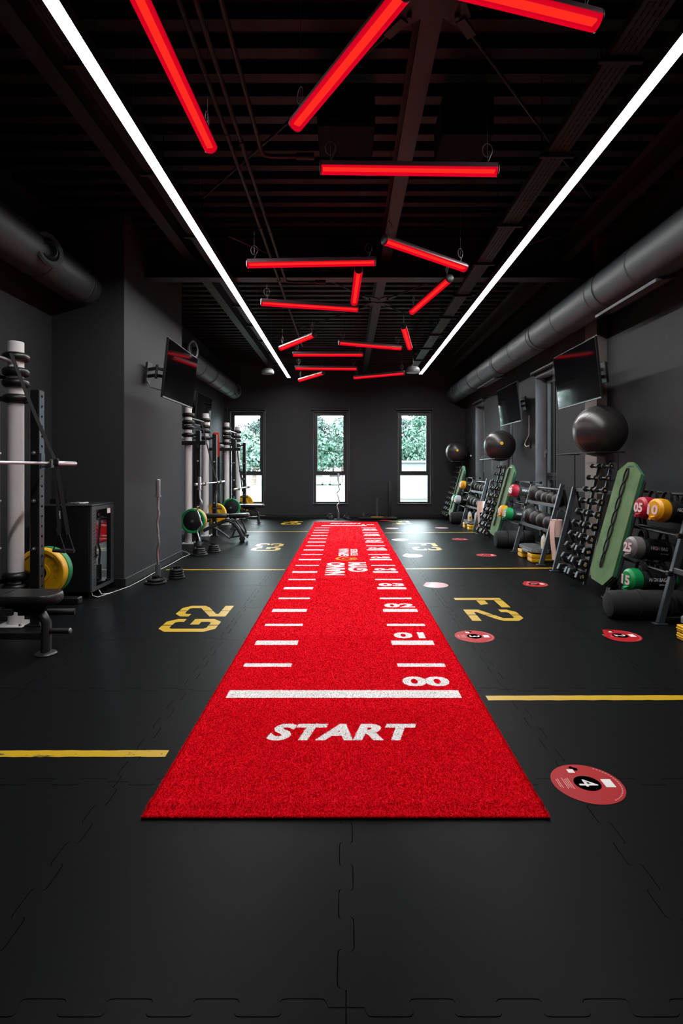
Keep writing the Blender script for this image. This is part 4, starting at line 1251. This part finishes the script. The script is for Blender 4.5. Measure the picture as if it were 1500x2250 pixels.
# suspension trainer straps
def trainer(label, top, mid, low, spread, col=M_fab):
    t = thing('suspension_trainer', label, 'straps', top, group='suspension trainers')
    top = Vector(top); mid = Vector(mid); low = Vector(low)
    q = [top.lerp(mid, i / 8) + Vector((0, 0, -.03 * math.sin(PI * i / 8))) for i in range(9)]
    MB().strap(q, .032, .005, (.6, .8, 0)).build('anchor_strap', col, t)
    for s in (-1, 1):
        e = low + Vector((spread * s, spread * .3 * s, 0))
        q = [mid.lerp(e, i / 6) for i in range(7)]
        st = MB().strap(q, .034, .006, (.8, .6, 0)).build('side_strap', col, t)
        a = e + Vector((0, 0, .02)); w = .055
        MB().sweep([a, a + Vector((-w, .0, -.16)), a + Vector((w, .0, -.17))], .007, 6, closed=True).build('foot_cradle', col, st)
        MB().cyl(a + Vector((-w, 0, -.16)), a + Vector((w, 0, -.17)), .016, n=10).build('grip', M_rub, st)
    MB().box(mid, (.045, .03, .06), ch=.006).build('buckle', M_plas, t)
    MB().text('Gipara', axes(mid.lerp(low, .72) + Vector((.0, -.03, 0)), (.1, 0, -1), (1, 0, .1)), .018, w=.07).build('lettering', M_print, t, smooth=False)
trainer('black suspension straps with handles hanging at the left edge rig', P(24, 776, 4.72), P(123, 1015, 4.90), P(140, 1175, 4.95), .035)
trainer('black suspension straps on the rig behind the shaft', (-2.94, 11.1, 2.37), P(477, 1062, 11.2), P(476, 1102, 11.1), .045)
trainer('dark suspension straps in front of the left back window', (-2.98, 14.7, 2.37), P(527, 1035, 14.5), P(536, 1080, 14.5), .04)
t = MB(); pts = [P(474, 954, 13.55) + Vector((-.03, 0, 0)), P(475, 951, 13.45), P(476, 956, 13.35), P(477, 980, 13.35), P(476, 1004, 13.36)]
o = t.strap(pts, .11, .012, (1, 0, 0)).build('red_band', mat('orange_red_band', '#d0260c', .6))
tag(o, 'orange red band hung over the far rig', 'band')

# ------------------------------------------------------------------ benches
M_bfr = mat('bench_frame_grey', '#2c2f33', .35)
def pad(mb_name, parent, c, sx, sy, sz, rot=None):
    n = 10; r = min(sx, sy) / 2 * .85
    pts = []
    for (cx_, cy_, a0) in ((sx / 2 - r, sy / 2 - r, 0), (-sx / 2 + r, sy / 2 - r, 90), (-sx / 2 + r, -sy / 2 + r, 180), (sx / 2 - r, -sy / 2 + r, 270)):
        for k in range(7):
            a = math.radians(a0 + 15 * k); pts.append((cx_ + r * math.cos(a), cy_ + r * math.sin(a)))
    M = Matrix.Translation(Vector(c)) @ (rot.to_4x4() if rot is not None else Matrix.Identity(4))
    vs = []; fs = []; N = len(pts)
    for k, (s, z) in enumerate(((.90, -sz / 2), (.985, -sz * .3), (1, 0), (.985, sz * .32), (.93, sz / 2))):
        for p in pts: vs.append((p[0] * s if abs(sx - sy) < 1e-6 else p[0] * (1 - (1 - s) * sy / sx), p[1] * s, z))
    for k in range(4):
        for i in range(N): fs.append((k * N + i, k * N + (i + 1) % N, (k + 1) * N + (i + 1) % N, (k + 1) * N + i))
    fs.append(list(range(N))[::-1]); fs.append([4 * N + i for i in range(N)])
    return MB().add(vs, fs, M).build(mb_name, M_pvc, parent, ang=50)
# flat bench at the left edge
f0 = G(101, 1437)
t = thing('weight_bench', 'black flat bench at the left edge beside the yellow plate', 'bench', (f0.x - .4, f0.y, 0), group='training benches')
by = f0.y
pad('seat_pad', t, (f0.x - .55, by + .02, .425), 1.30, .29, .075)
MB().strap([(f0.x - .30, by - .135, .4645), (f0.x - .30, by + .16, .4645)], .006, .002, (1, 0, 0)).build('pad_seam', M_hexface, t)
m = MB(); m.sweep([(f0.x - .28, by, .36), (f0.x - .13, by, .345), (f0.x - .03, by, .30), (f0.x + .005, by, .24), (f0.x + .0, by, .01)], .032, 12, flat=(.045, .034)).build('curved_leg', M_bfr, t)
MB().lathe([(.075, 0), (.078, .006), (.07, .014), (.04, .02)], (f0.x, by, 0), (0, 0, 1), 28).build('foot', M_bfr, t)
MB().prism([(0, 0), (.13, 0), (.06, -.12), (.02, -.12)], axes((f0.x - .10, by + .02, .39), (1, 0, 0), (0, 0, 1)), .05).build('gusset', M_bfr, t, smooth=False)
MB().bar((f0.x - 1.1, by, .14), (f0.x, by, .14), .05, .05, ch=.006).build('base_bar', M_bfr, t)
MB().cyl((f0.x + .02, by, .175), (f0.x + .18, by, .175), .021, n=14).build('foot_peg', M_rub, t)
MB().lathe([(.021, 0), (.024, .004), (.018, .012), (.0001, .014)], (f0.x + .178, by, .175), (1, 0, 0), 14).build('peg_cap', M_alu, t)
MB().cyl((f0.x - .28, by + .12, .285), (f0.x + .11, by + .22, .265), .026, n=14).build('roller', M_rub, t)
m = MB(); m.box((f0.x - .24, by - .10, .345), (.10, .03, .05), ch=.005); m.cyl((f0.x - .24, by - .11, .31), (f0.x - .24, by - .13, .31), .018, n=10); m.build('bracket', M_bfr, t)
MB().sweep([(f0.x - 1.05, by, .36), (f0.x - 1.1, by, .2), (f0.x - 1.1, by, .01)], .032, 12).build('rear_leg', M_bfr, t)

# adjustable bench behind the shaft
Yb = 10.55
def B2(px, py, dy=0): return P(px, py, Yb + dy)
t = thing('adjustable_bench', 'black adjustable bench with curved frame behind the shaft', 'bench', B2(500, 1170), group='training benches')
pad('back_pad', t, B2(476, 1133), .46, .26, .07); pad('seat_pad', t, B2(525, 1132.5), .40, .26, .07, Matrix.Rotation(math.radians(-3), 3, 'Y'))
MB().sweep([B2(447, 1166), B2(470, 1155), B2(492, 1145), B2(503, 1144), B2(512, 1148), B2(522, 1160), B2(530, 1175), B2(535, 1186)], .036, 10).build('main_beam', M_bfr, t)
MB().sweep([B2(508, 1142, .08), B2(518, 1146, .08), B2(530, 1162, .08), B2(541, 1178, .08)], .026, 10).build('rear_beam', M_bfr, t)
MB().sweep([B2(469, 1158), B2(486, 1168), B2(502, 1181), B2(506, 1182)], .02, 8).build('support_strut', M_bfr, t)
MB().sweep([B2(504, 1181), B2(530, 1177), B2(547, 1176)], .018, 8).build('foot_bar', M_bfr, t)
MB().sweep([B2(529, 1139), B2(536, 1155), B2(541, 1172)], .018, 8).build('adjustment_strut', M_bfr, t)
MB().sweep([B2(510, 1180), B2(514, 1168), B2(518, 1162)], .018, 8).build('brace', M_bfr, t)
MB().bar(B2(525, 1140), B2(541, 1141), .03, .03).build('adjustment_rail', M_alu, t)
MB().cyl(B2(540, 1140), B2(545, 1142, -.05), .016, n=10).build('pull_pin', mat('pin_green', '#2a7a45', .4), t)
for dy in (-.07, .07): MB().lathe([(.05, -.02), (.055, -.015), (.055, .015), (.05, .02)], B2(532, 1183.5, dy), (0, 1, 0), 20).build('wheel', M_rub, t)
MB().cyl(B2(543, 1180, -.22), B2(543, 1180, .22), .02, n=10).build('stabiliser', M_bfr, t)
MB().sweep([B2(438, 1187, .3), B2(452, 1189, .1), B2(465, 1195, -.1)], .03, 10).build('rear_foot', M_rub, t)

# flat bench by the back wall
f2 = G(568, 1148.4)
t = thing('weight_bench', 'black flat bench near the left back window', 'bench', (f2.x - .4, f2.y, 0), group='training benches')
pad('seat_pad', t, (f2.x - .42, f2.y, .44), 1.15, .28, .075)
MB().sweep([(f2.x - .35, f2.y, .38), (f2.x - .14, f2.y, .36), (f2.x - .03, f2.y, .30), (f2.x, f2.y, .22), (f2.x, f2.y, .01)], .036, 12).build('curved_leg', M_bfr, t)
MB().lathe([(.075, 0), (.078, .006), (.07, .014), (.04, .02)], (f2.x, f2.y, 0), (0, 0, 1), 24).build('foot', M_bfr, t)
MB().bar((f2.x - .9, f2.y, .14), (f2.x, f2.y, .14), .05, .05, ch=.006).build('base_bar', M_bfr, t)
MB().cyl((f2.x, f2.y, .17), (f2.x + .16, f2.y, .17), .022, n=12).build('foot_peg', M_rub, t)
MB().sweep([(f2.x - .88, f2.y, .38), (f2.x - .92, f2.y, .2), (f2.x - .92, f2.y, .01)], .032, 12).build('rear_leg', M_bfr, t)

# ------------------------------------------------------------------ curl bars standing in holders, with plate piles
M_knurl = mat('knurled_chrome', '#b4b4b8', .4, 1.0, bump=.6, scale=900)
M_redtape = mat('red_grip', '#9c2435', .5)
def curl_bar(label, slabel, b, amp, direction, H=1.27):
    t = thing('curl_bar', label, 'curl bar', b, group='standing curl bars')
    b = Vector(b); d = Vector(direction)
    s0 = .12; sl = .20
    MB().lathe([(.022, H - sl), (.028, H - sl + .003), (.028, H - .004), (.025, H)], b, (0, 0, 1), 18).build('upper_sleeve', M_chrome, t)
    MB().lathe([(.0245, H - sl - .016), (.04, H - sl - .014), (.04, H - sl - .002), (.0245, H - sl)], b, (0, 0, 1), 18).build('collar', M_chrome, t)
    zs = [H - sl, H - .29, H - .36, H - .45, H - .54, H - .63, H - .72, H - .80, H - .88, s0 + .02]
    am = [0, 0, .55, -.65, .8, -.2, .9, -.7, .0, 0]
    zs = [H - sl, H - .34, H - .43, H - .55, H - .68, H - .80, H - .90, .2, .05]
    am = [0, .1, .9, -.9, 0.1, .9, -.9, 0, 0]
    pts = []
    for i in range(len(zs) - 1):
        for k in range(5):
            q = k / 5; sm = q * q * (3 - 2 * q)
            pts.append(b + d * amp * (am[i] + (am[i + 1] - am[i]) * sm) + Vector((0, 0, zs[i] + (zs[i + 1] - zs[i]) * q)))
    pts.append(b + Vector((0, 0, .05)))
    MB().sweep(pts, .0145, 12).build('curved_shaft', M_chrome, t)
    for a, e in ((4, 8), (11, 15), (20, 24)):
        MB().sweep(pts[a:e + 1], .0150, 12).build('knurling', M_knurl, t)
    s = thing('bar_holder', slabel, 'stand', b, group='bar holders')
    MB().lathe([(.135, 0), (.135, .008), (.13, .012), (.03, .014)], b + d * -.0, (0, 0, 1), 36).build('base_disc', M_bsteel, s)
    MB().lathe([(.032, .01), (.032, .20), (.027, .20), (.027, .02)], b, (0, 0, 1), 24).build('sleeve_tube', mat('holder_grey', '#53565b', .35), s)
c1 = G(347, 1275); c2 = G(438, 1216); c3 = Vector((-.215, 15.2, 0))
curl_bar('chrome curl bar standing upright beside the shaft', 'round floor holder under the bar beside the shaft', c1, .012, (1, 0, 0))
curl_bar('chrome wavy curl bar standing in front of the rig behind the shaft', 'round floor holder under the bar behind the shaft', c2, .042, (1, 0, 0))
curl_bar('chrome wavy curl bar standing before the middle back window', 'round floor holder under the bar before the middle window', c3, .04, (1, 0, 0))
M_iron = mat('rubber_small_plate', '#131315', .4, bump=.1, scale=200)
def pile_of(where, x, y, radii, z0=.0, knob=True):
    z = z0; nm = ('bottom', 'second', 'third', 'fourth')
    for k, r in enumerate(radii):
        h = .014
        t = thing('small_plate', 'small black weight plate, %s in the pile %s' % (nm[k] if k < len(radii) - 1 else 'topmost', where), 'weight plate', (x, y, z), group='small plates in floor piles')
        MB().lathe([(.027, 0), (r - .02, .0), (r - .004, .003), (r, h), (r - .004, 2 * h - .003), (r - .022, 2 * h), (r - .03, 2 * h - .007), (.05, 2 * h - .007), (.045, 2 * h), (.027, 2 * h)], (x, y, z), (0, 0, 1), 36, closed=True).build('disc', M_iron, t)
        MB().lathe([(.025, .001), (.029, .001), (.029, 2 * h - .001), (.025, 2 * h - .001)], (x, y, z), (0, 0, 1), 20, closed=True).build('hub_ring', M_gsteel, t)
        m = MB()
        for q in range(3):
            a = q * 2 * PI / 3 + k
            m.sweep([(x + math.cos(a + e) * (r - .025), y + math.sin(a + e) * (r - .025), z + 2 * h - .002) for e in (-.45, -.22, 0, .22, .45)], .007, 6)
        m.build('grip_rim', M_iron, t)
        z += 2 * h + .0025
    if knob:
        t = thing('lock_collar', 'star shaped lock collar topping the pile %s' % where, 'collar', (x, y, z), group='lock collars')
        m = MB()
        for q in range(6):
            a = q * PI / 3; m.cyl((x + math.cos(a) * .034, y + math.sin(a) * .034, z + .001), (x + math.cos(a) * .034, y + math.sin(a) * .034, z + .032), .014, n=10)
        m.build('star_grip', M_plas, t)
        MB().lathe([(.024, .0), (.036, .0), (.036, .028), (.024, .028)], (x, y, z), (0, 0, 1), 18, closed=True).build('ring', M_bsteel, t)
pile_of('in front of the bar beside the shaft', c1.x + .03, c1.y - .17, (.135, .105))
pile_of('right of the bar beside the shaft', c1.x + .19, c1.y + .14, (.105, .095, .09, .085))
pile_of('in front of the bar behind the shaft', c2.x + .04, c2.y - .17, (.14, .115, .10, .095))
pile_of('right of the bar behind the shaft', c2.x + .20, c2.y + .16, (.115, .10, .09, .08))
pile_of('left of the bar before the middle window', c3.x - .24, c3.y, (.12, .11, .10, .07))
pile_of('right of the bar before the middle window', c3.x + .24, c3.y, (.12, .11, .10, .07))

# ------------------------------------------------------------------ push sled at the back wall
s0 = P(829, 1137, 15.25)
t = thing('push_sled', 'black push sled with upright posts at the back wall', 'sled', (s0.x, 15.25, 0))
for dy in (-.22, .22): MB().bar((s0.x - .53, 15.2 + dy, .04), (s0.x + .53, 15.2 + dy, .04), .06, .06, ch=.015).build('runner', M_bsteel, t)
MB().box((s0.x, 15.2, .075), (.86, .40, .02), ch=.004).build('deck', M_bsteel, t)
for px, top, dy in ((853, 1059, -.2), (858.5, 1058, .2), (828, 1096, 0), (798, 1127, 0)):
    q = P(px, top, 15.2)
    MB().cyl((q.x, 15.2 + dy, .05), (q.x, 15.2 + dy, q.z), .026, n=14).build('post', M_bsteel if px > 840 else M_gsteel, t)
    MB().lathe([(.026, 0), (.028, .003), (.024, .012), (.0001, .014)], (q.x, 15.2 + dy, q.z), (0, 0, 1), 14).build('post_cap', M_plas, t)
MB().bar((s0.x - .2, 14.985, .075), (s0.x + .15, 14.985, .075), .012, .02).build('warning_stripe', M_yel, t)

# ------------------------------------------------------------------ network cabinet
cx0, cx1, cy0, cy1, cz0, cz1 = -3.34, -2.745, 5.90, 6.46, .07, 1.00
t = thing('rack_cabinet', 'black network cabinet with a glass door beside the shaft', 'cabinet', ((cx0 + cx1) / 2, (cy0 + cy1) / 2, 0))
MB().box(((cx0 + cx1 - .03) / 2, (cy0 + cy1) / 2, (cz0 + cz1) / 2), (cx1 - cx0 - .03, cy1 - cy0, cz1 - cz0), ch=.006).build('body', M_bsteel, t)
MB().box(((cx0 + cx1) / 2, (cy0 + cy1) / 2, cz1 + .008), (cx1 - cx0 + .01, cy1 - cy0 + .012, .016), ch=.004).build('top_panel', mat('cabinet_top', '#2c2e31', .4), t)
xf = cx1 - .012
dm = MB()
for a, b_, z0, z1 in ((cy0, cy0 + .11, cz0, cz1), (cy1 - .09, cy1, cz0, cz1), (cy0 + .11, cy1 - .09, cz0, cz0 + .05), (cy0 + .11, cy1 - .09, cz1 - .05, cz1)):
    dm.box((xf, (a + b_) / 2, (z0 + z1) / 2), (.024, b_ - a, z1 - z0), ch=.003)
door = dm.build('door', M_gsteel, t)
MB().box((xf + .010, (cy0 + cy1 + .02) / 2, (cz0 + cz1) / 2), (.006, cy1 - cy0 - .19, cz1 - cz0 - .09)).build('glass_panel', mat('dark_door_glass', '#08090a', .03, spec=.9), door, smooth=False)
m = MB()
for k in range(24):
    for yy in (cy0 + .055, cy1 - .045): m.bar((xf + .013, yy - .022, cz0 + .06 + k * .035), (xf + .013, yy + .022, cz0 + .075 + k * .035), .003, .010, up=(1, 0, 0))
m.build('vent_slots', M_hexface, door, smooth=False)['kind'] = 'stuff'
m = MB(); m.box((xf + .016, cy0 + .09, .50), (.012, .03, .14), ch=.003); m.cyl((xf + .02, cy0 + .09, .46), (xf + .04, cy0 + .09, .46), .012, n=10); m.build('lock', M_plas, door)
MB().lathe([(.0001, .0), (.035, .0)], (xf + .0145, cy0 + .155, .90), (1, 0, 0), 20).build('round_sign', M_print, door)
MB().text('G', axes((xf + .0155, cy0 + .155, .90), (0, 1, 0), (0, 0, 1)), .04, bold=.03).build('sign_letter', M_stblack, door, smooth=False)
MB().box((xf + .0145, cy1 - .145, .925), (.001, .08, .055)).build('white_sign', M_print, door, smooth=False)
m = MB(); m.lathe([(.016, 0), (.016, .012), (.01, .014)], (-3.10, cy0 - .001, .83), (0, -1, 0), 14); m.sweep([(-3.10, cy0 - .02, .83), (-3.09, cy0 - .025, .80), (-3.11, cy0 - .025, .77)], .003, 5); m.box((-3.11, cy0 - .022, .75), (.012, .003, .04)); m.box((-3.085, cy0 - .022, .765), (.012, .003, .035))
m.build('side_lock_with_keys', M_chrome, t)
MB().box((-3.10, cy0 - .004, .22 + .3), (.003, .004, .9)).build('panel_seam', M_hexface, t, smooth=False)
for xx in (cx0 + .06, cx1 - .06):
    for yy in (cy0 + .06, cy1 - .06):
        MB().lathe([(.025, .0), (.025, .012), (.01, .016), (.01, .075)], (xx, yy, 0), (0, 0, 1), 12).build('levelling_foot', M_bsteel, t)
o = thing('wifi_router', 'small black box device on the network cabinet', 'device', (-3.22, 6.12, cz1 + .016))
MB().box((-3.22, 6.12, cz1 + .046), (.14, .12, .06), ch=.008).build('case', M_plas, o)
MB().box((-3.19, 6.08, cz1 + .094), (.06, .05, .035), ch=.008).build('upper_block', M_plas, o)
MB().cyl((-3.17, 6.16, cz1 + .07), (-3.15, 6.16, cz1 + .20), .006, n=8).build('antenna', M_plas, o)
for px_, nm in ((-3.02, 'left'), (-2.93, 'right')):
    o = thing('remote_control', 'small pale remote control on the cabinet top, %s one' % nm, 'remote', (px_, 6.10, cz1 + .016), group='remotes on the cabinet')
    MB().box((px_, 6.10, cz1 + .026), (.06, .12, .018), ch=.006).build('remote_body', M_whitep if nm == 'right' else mat('remote_grey', '#6d6f72', .4), o)
    m = MB()
    for k in range(4): m.box((px_, 6.065 + k * .022, cz1 + .036), (.03, .010, .004))
    m.build('buttons', M_plas, o)
# low dark plinth next to the cabinet and the white cables on the floor
o = MB().box((-3.08, 5.70, .035), (.62, .10, .07), ch=.01).build('floor_plinth', M_bsteel); tag(o, 'low black bar on the floor before the network cabinet', 'bar')
pts = [(-2.76, 6.1, .06), (-2.72, 6.08, .012), (-2.66, 6.15, .007), (-2.62, 6.3, .007), (-2.58, 6.5, .007), (-2.57, 6.9, .007), (-2.585, 7.4, .007), (-2.57, 8.0, .007), (-2.58, 8.6, .007), (-2.55, 8.95, .007), (-2.7, 9.2, .007), (-2.9, 9.4, .007)]
q = []
for i in range(len(pts) - 1):
    for k in range(4): q.append(Vector(pts[i]).lerp(Vector(pts[i + 1]), k / 4))
tag(MB().sweep(q + [Vector(pts[-1])], .004, 6).build('white_cable', M_whitep), 'white cable running along the floor at the foot of the shaft', 'cable')
tag(MB().sweep([(-2.79, 5.97, .09), (-2.75, 5.93, .03), (-2.71, 5.96, .008), (-2.68, 6.06, .007), (-2.64, 6.2, .007)], .004, 6).build('white_cable', M_whitep), 'short white cable loop under the network cabinet', 'cable')

# ================================================================== OUTSIDE
GZ = -.6
def leaf_mat(name, hx):
    return mat(name, hx, .6, var=.35, scale=1.2)
grass = MB().box((0, 130, GZ - .05), (400, 226, .1)).build('ground_grass', mat('field_grass', '#2c372f', .9, var=.15, scale=.4), smooth=False)
grass['kind'] = 'structure'; grass['label'] = 'pale green field outside the windows'
grass2 = MB().box((103.8, 0, GZ - .05), (200, 34, .1)).build('ground_paving', mat('outdoor_paving', '#5c5e5c', .9, var=.1, scale=.5), smooth=False)
grass2['kind'] = 'structure'; grass2['label'] = 'grey paving outside the right wall'
court = MB().box((-1.0, 41, GZ + .01), (9, 15, .02)).build('ground_court', mat('red_court', '#3a2926', .8, var=.05, scale=2), smooth=False)
court['kind'] = 'structure'; court['label'] = 'red sports court outside the middle window'
m = MB()
for k in range(7): m.box((-1 - 3.6 + k * 1.2, 41, GZ + .024), (.05, 14, .004))
for k in range(5): m.box((-1, 35 + k * 3, GZ + .026), (8, .06, .004))
m.build('court_lines', M_print, court, smooth=False)
# low white hall with pale roof, right window
t = thing('outdoor_hall', 'low white building with a pale sloping roof outside the right back window', 'building', (9, 42, GZ))
MB().box((11, 44, .35), (12, 12, 1.9), ch=.02).build('wall', mat('hall_white', '#5f6366', .7), t)
MB().prism([(-6.4, 0), (6.4, 0), (6.4, .08), (0, 1.0), (-6.4, .08)], axes((11, 50.2, 1.3), (1, 0, 0), (0, 0, 1)), 12.4).build('roof', mat('hall_roof', '#505355', .6), t, smooth=False)
MB().box((6.0, 38.2, .6), (5.2, 5, 2.4), ch=.02).build('annex', mat('hall_white', '#5f6366', .7), t)
MB().box((6.0, 38.2, 1.85), (5.6, 5.4, .12)).build('annex_roof', mat('hall_edge', '#7d8388', .6), t, smooth=False)
MB().cyl((5.55, 35.4, GZ), (5.55, 35.4, 2.4), .05, n=8).build('flag_pole', M_alu, t)
# parked vans and fence
for nm, x in (('left', -3.4), ('right', -1.3)):
    t = thing('white_van', 'distant white van parked beyond the court, %s one' % nm, 'van', (x, 66, GZ), group='parked vans')
    MB().box((x, 66, GZ + .95), (1.6, 3.6, 1.3), ch=.15).build('body', M_whitep, t)
    MB().box((x, 64.2, GZ + 1.25), (1.3, .06, .5)).build('windscreen', M_screen, t, smooth=False)
    for sx in (-.6, .6): MB().cyl((x + sx - .1, 64.8, GZ + .32), (x + sx + .1, 64.8, GZ + .32), .32, n=16).build('wheel', M_rub, t)
t = thing('mesh_fence', 'thin wire fence with posts across the field outside', 'fence', (0, 58, GZ))
for k in range(17):
    MB().cyl((-16 + k * 2, 58, GZ), (-16 + k * 2, 58, GZ + 2.2), .035, n=6).build('post', M_alu, t)
for k in range(4): MB().cyl((-16, 58, GZ + .4 + k * .55), (16, 58, GZ + .4 + k * .55), .012, n=5).build('wire', M_alu, t)
def tree(label, x, y, h, w, hue, seed):
    r = random.Random(seed)
    t = thing('tree', label, 'tree', (x, y, GZ), group='trees outside the windows')
    MB().sweep([(x, y, GZ), (x + .1, y, GZ + h * .3), (x - .1, y + .1, GZ + h * .7)], [.22, .17, .08], 8).build('trunk', mat('bark', '#5a4c40', .9), t)
    m = MB(); blobs = []
    for k in range(16):
        zz = h * (.30 + .62 * r.random()); f = math.sin(PI * min(1, max(.12, (zz / h - .2) / .85))) ** .7
        a = r.uniform(0, 2 * PI); d = w / 2 * f * r.uniform(.2, .8)
        blobs.append((Vector((x + d * math.cos(a), y + d * math.sin(a), GZ + zz)), w * r.uniform(.15, .27)))
    blobs.append((Vector((x, y, GZ + h * .93)), w * .16))
    vs = []; fs = []
    for (c, rad) in blobs:
        for k in range(210):
            d = Vector((r.gauss(0, 1), r.gauss(0, 1), r.gauss(0, 1))).normalized()
            p = c + d * rad * r.uniform(.7, 1.05); s = r.uniform(.14, .30)
            u = Vector((r.gauss(0, 1), r.gauss(0, 1), r.gauss(0, 1))).normalized(); v = d.cross(u).normalized()
            u = v.cross(d + u * .6).normalized()
            b = len(vs); vs += [p - u * s, p + v * s * .55, p + u * s, p - v * s * .55]; fs.append((b, b + 1, b + 2, b + 3))
    m.v = vs; m.f = fs
    me = bpy.data.meshes.new('foliage'); me.from_pydata([tuple(v - Vector((x, y, GZ))) for v in vs], [], fs); me.materials.append(hue)
    o = bpy.data.objects.new('foliage', me); COL.objects.link(o); o.parent = t
L1 = leaf_mat('leaf_dark', (.019, .040, .034)); L2 = leaf_mat('leaf_mid', (.024, .068, .045)); L3 = leaf_mat('leaf_light', (.05, .10, .075))
tree('pale round tree at the left edge of the left back window view', -14.2, 76, 7.2, 5.5, L3, 1)
tree('dark pointed tree rising in the left back window', -12.2, 84, 10.2, 4.2, L1, 2)
tree('bright leafy tree low in the left back window', -11.4, 68, 5.6, 4.0, L3, 3)
tree('tall dark tree left in the middle window', -4.4, 82, 9.8, 5.2, L1, 4)
tree('bright green tree low in the middle window', -3.4, 70, 6.6, 4.2, L2, 5)
tree('pale thin tree right in the middle window', -.6, 78, 9.4, 4.2, L3, 6)
tree('dark tree behind the others in the middle window', -2.2, 92, 9.4, 6.5, L1, 7)
tree('tall green tree right in the right back window', 11.4, 80, 10.5, 6.0, L2, 8)
tree('broad bright tree left in the right back window', 8.4, 70, 7.2, 5.4, L2, 9)
tree('dark tree behind in the right back window', 9.4, 92, 10.2, 6.5, L1, 10)
tree('dark tree behind in the left back window', -15.6, 92, 9.8, 6.5, L1, 11)
tree('green tree outside the nearest right wall window', 14, 14, 8.5, 6, L2, 12)
tree('green tree outside the second right wall window', 15, 22, 9.5, 6, L1, 13)
tree('pale tree outside the farthest right wall window', 17, 31, 9, 6, L3, 14)

for k in range(12):
    x = -54 + k * 9.6
    if -17 < x < 13: continue
    tree('tree of the far belt, %s counted from the left' % ('first', 'second', 'third', 'fourth', 'fifth', 'sixth', 'seventh', 'eighth', 'ninth', 'tenth', 'eleventh', 'twelfth')[k], x, 78 + 6 * math.sin(k * 1.9), 10.5, 8.5, (L1, L2)[k % 2], 30 + k)
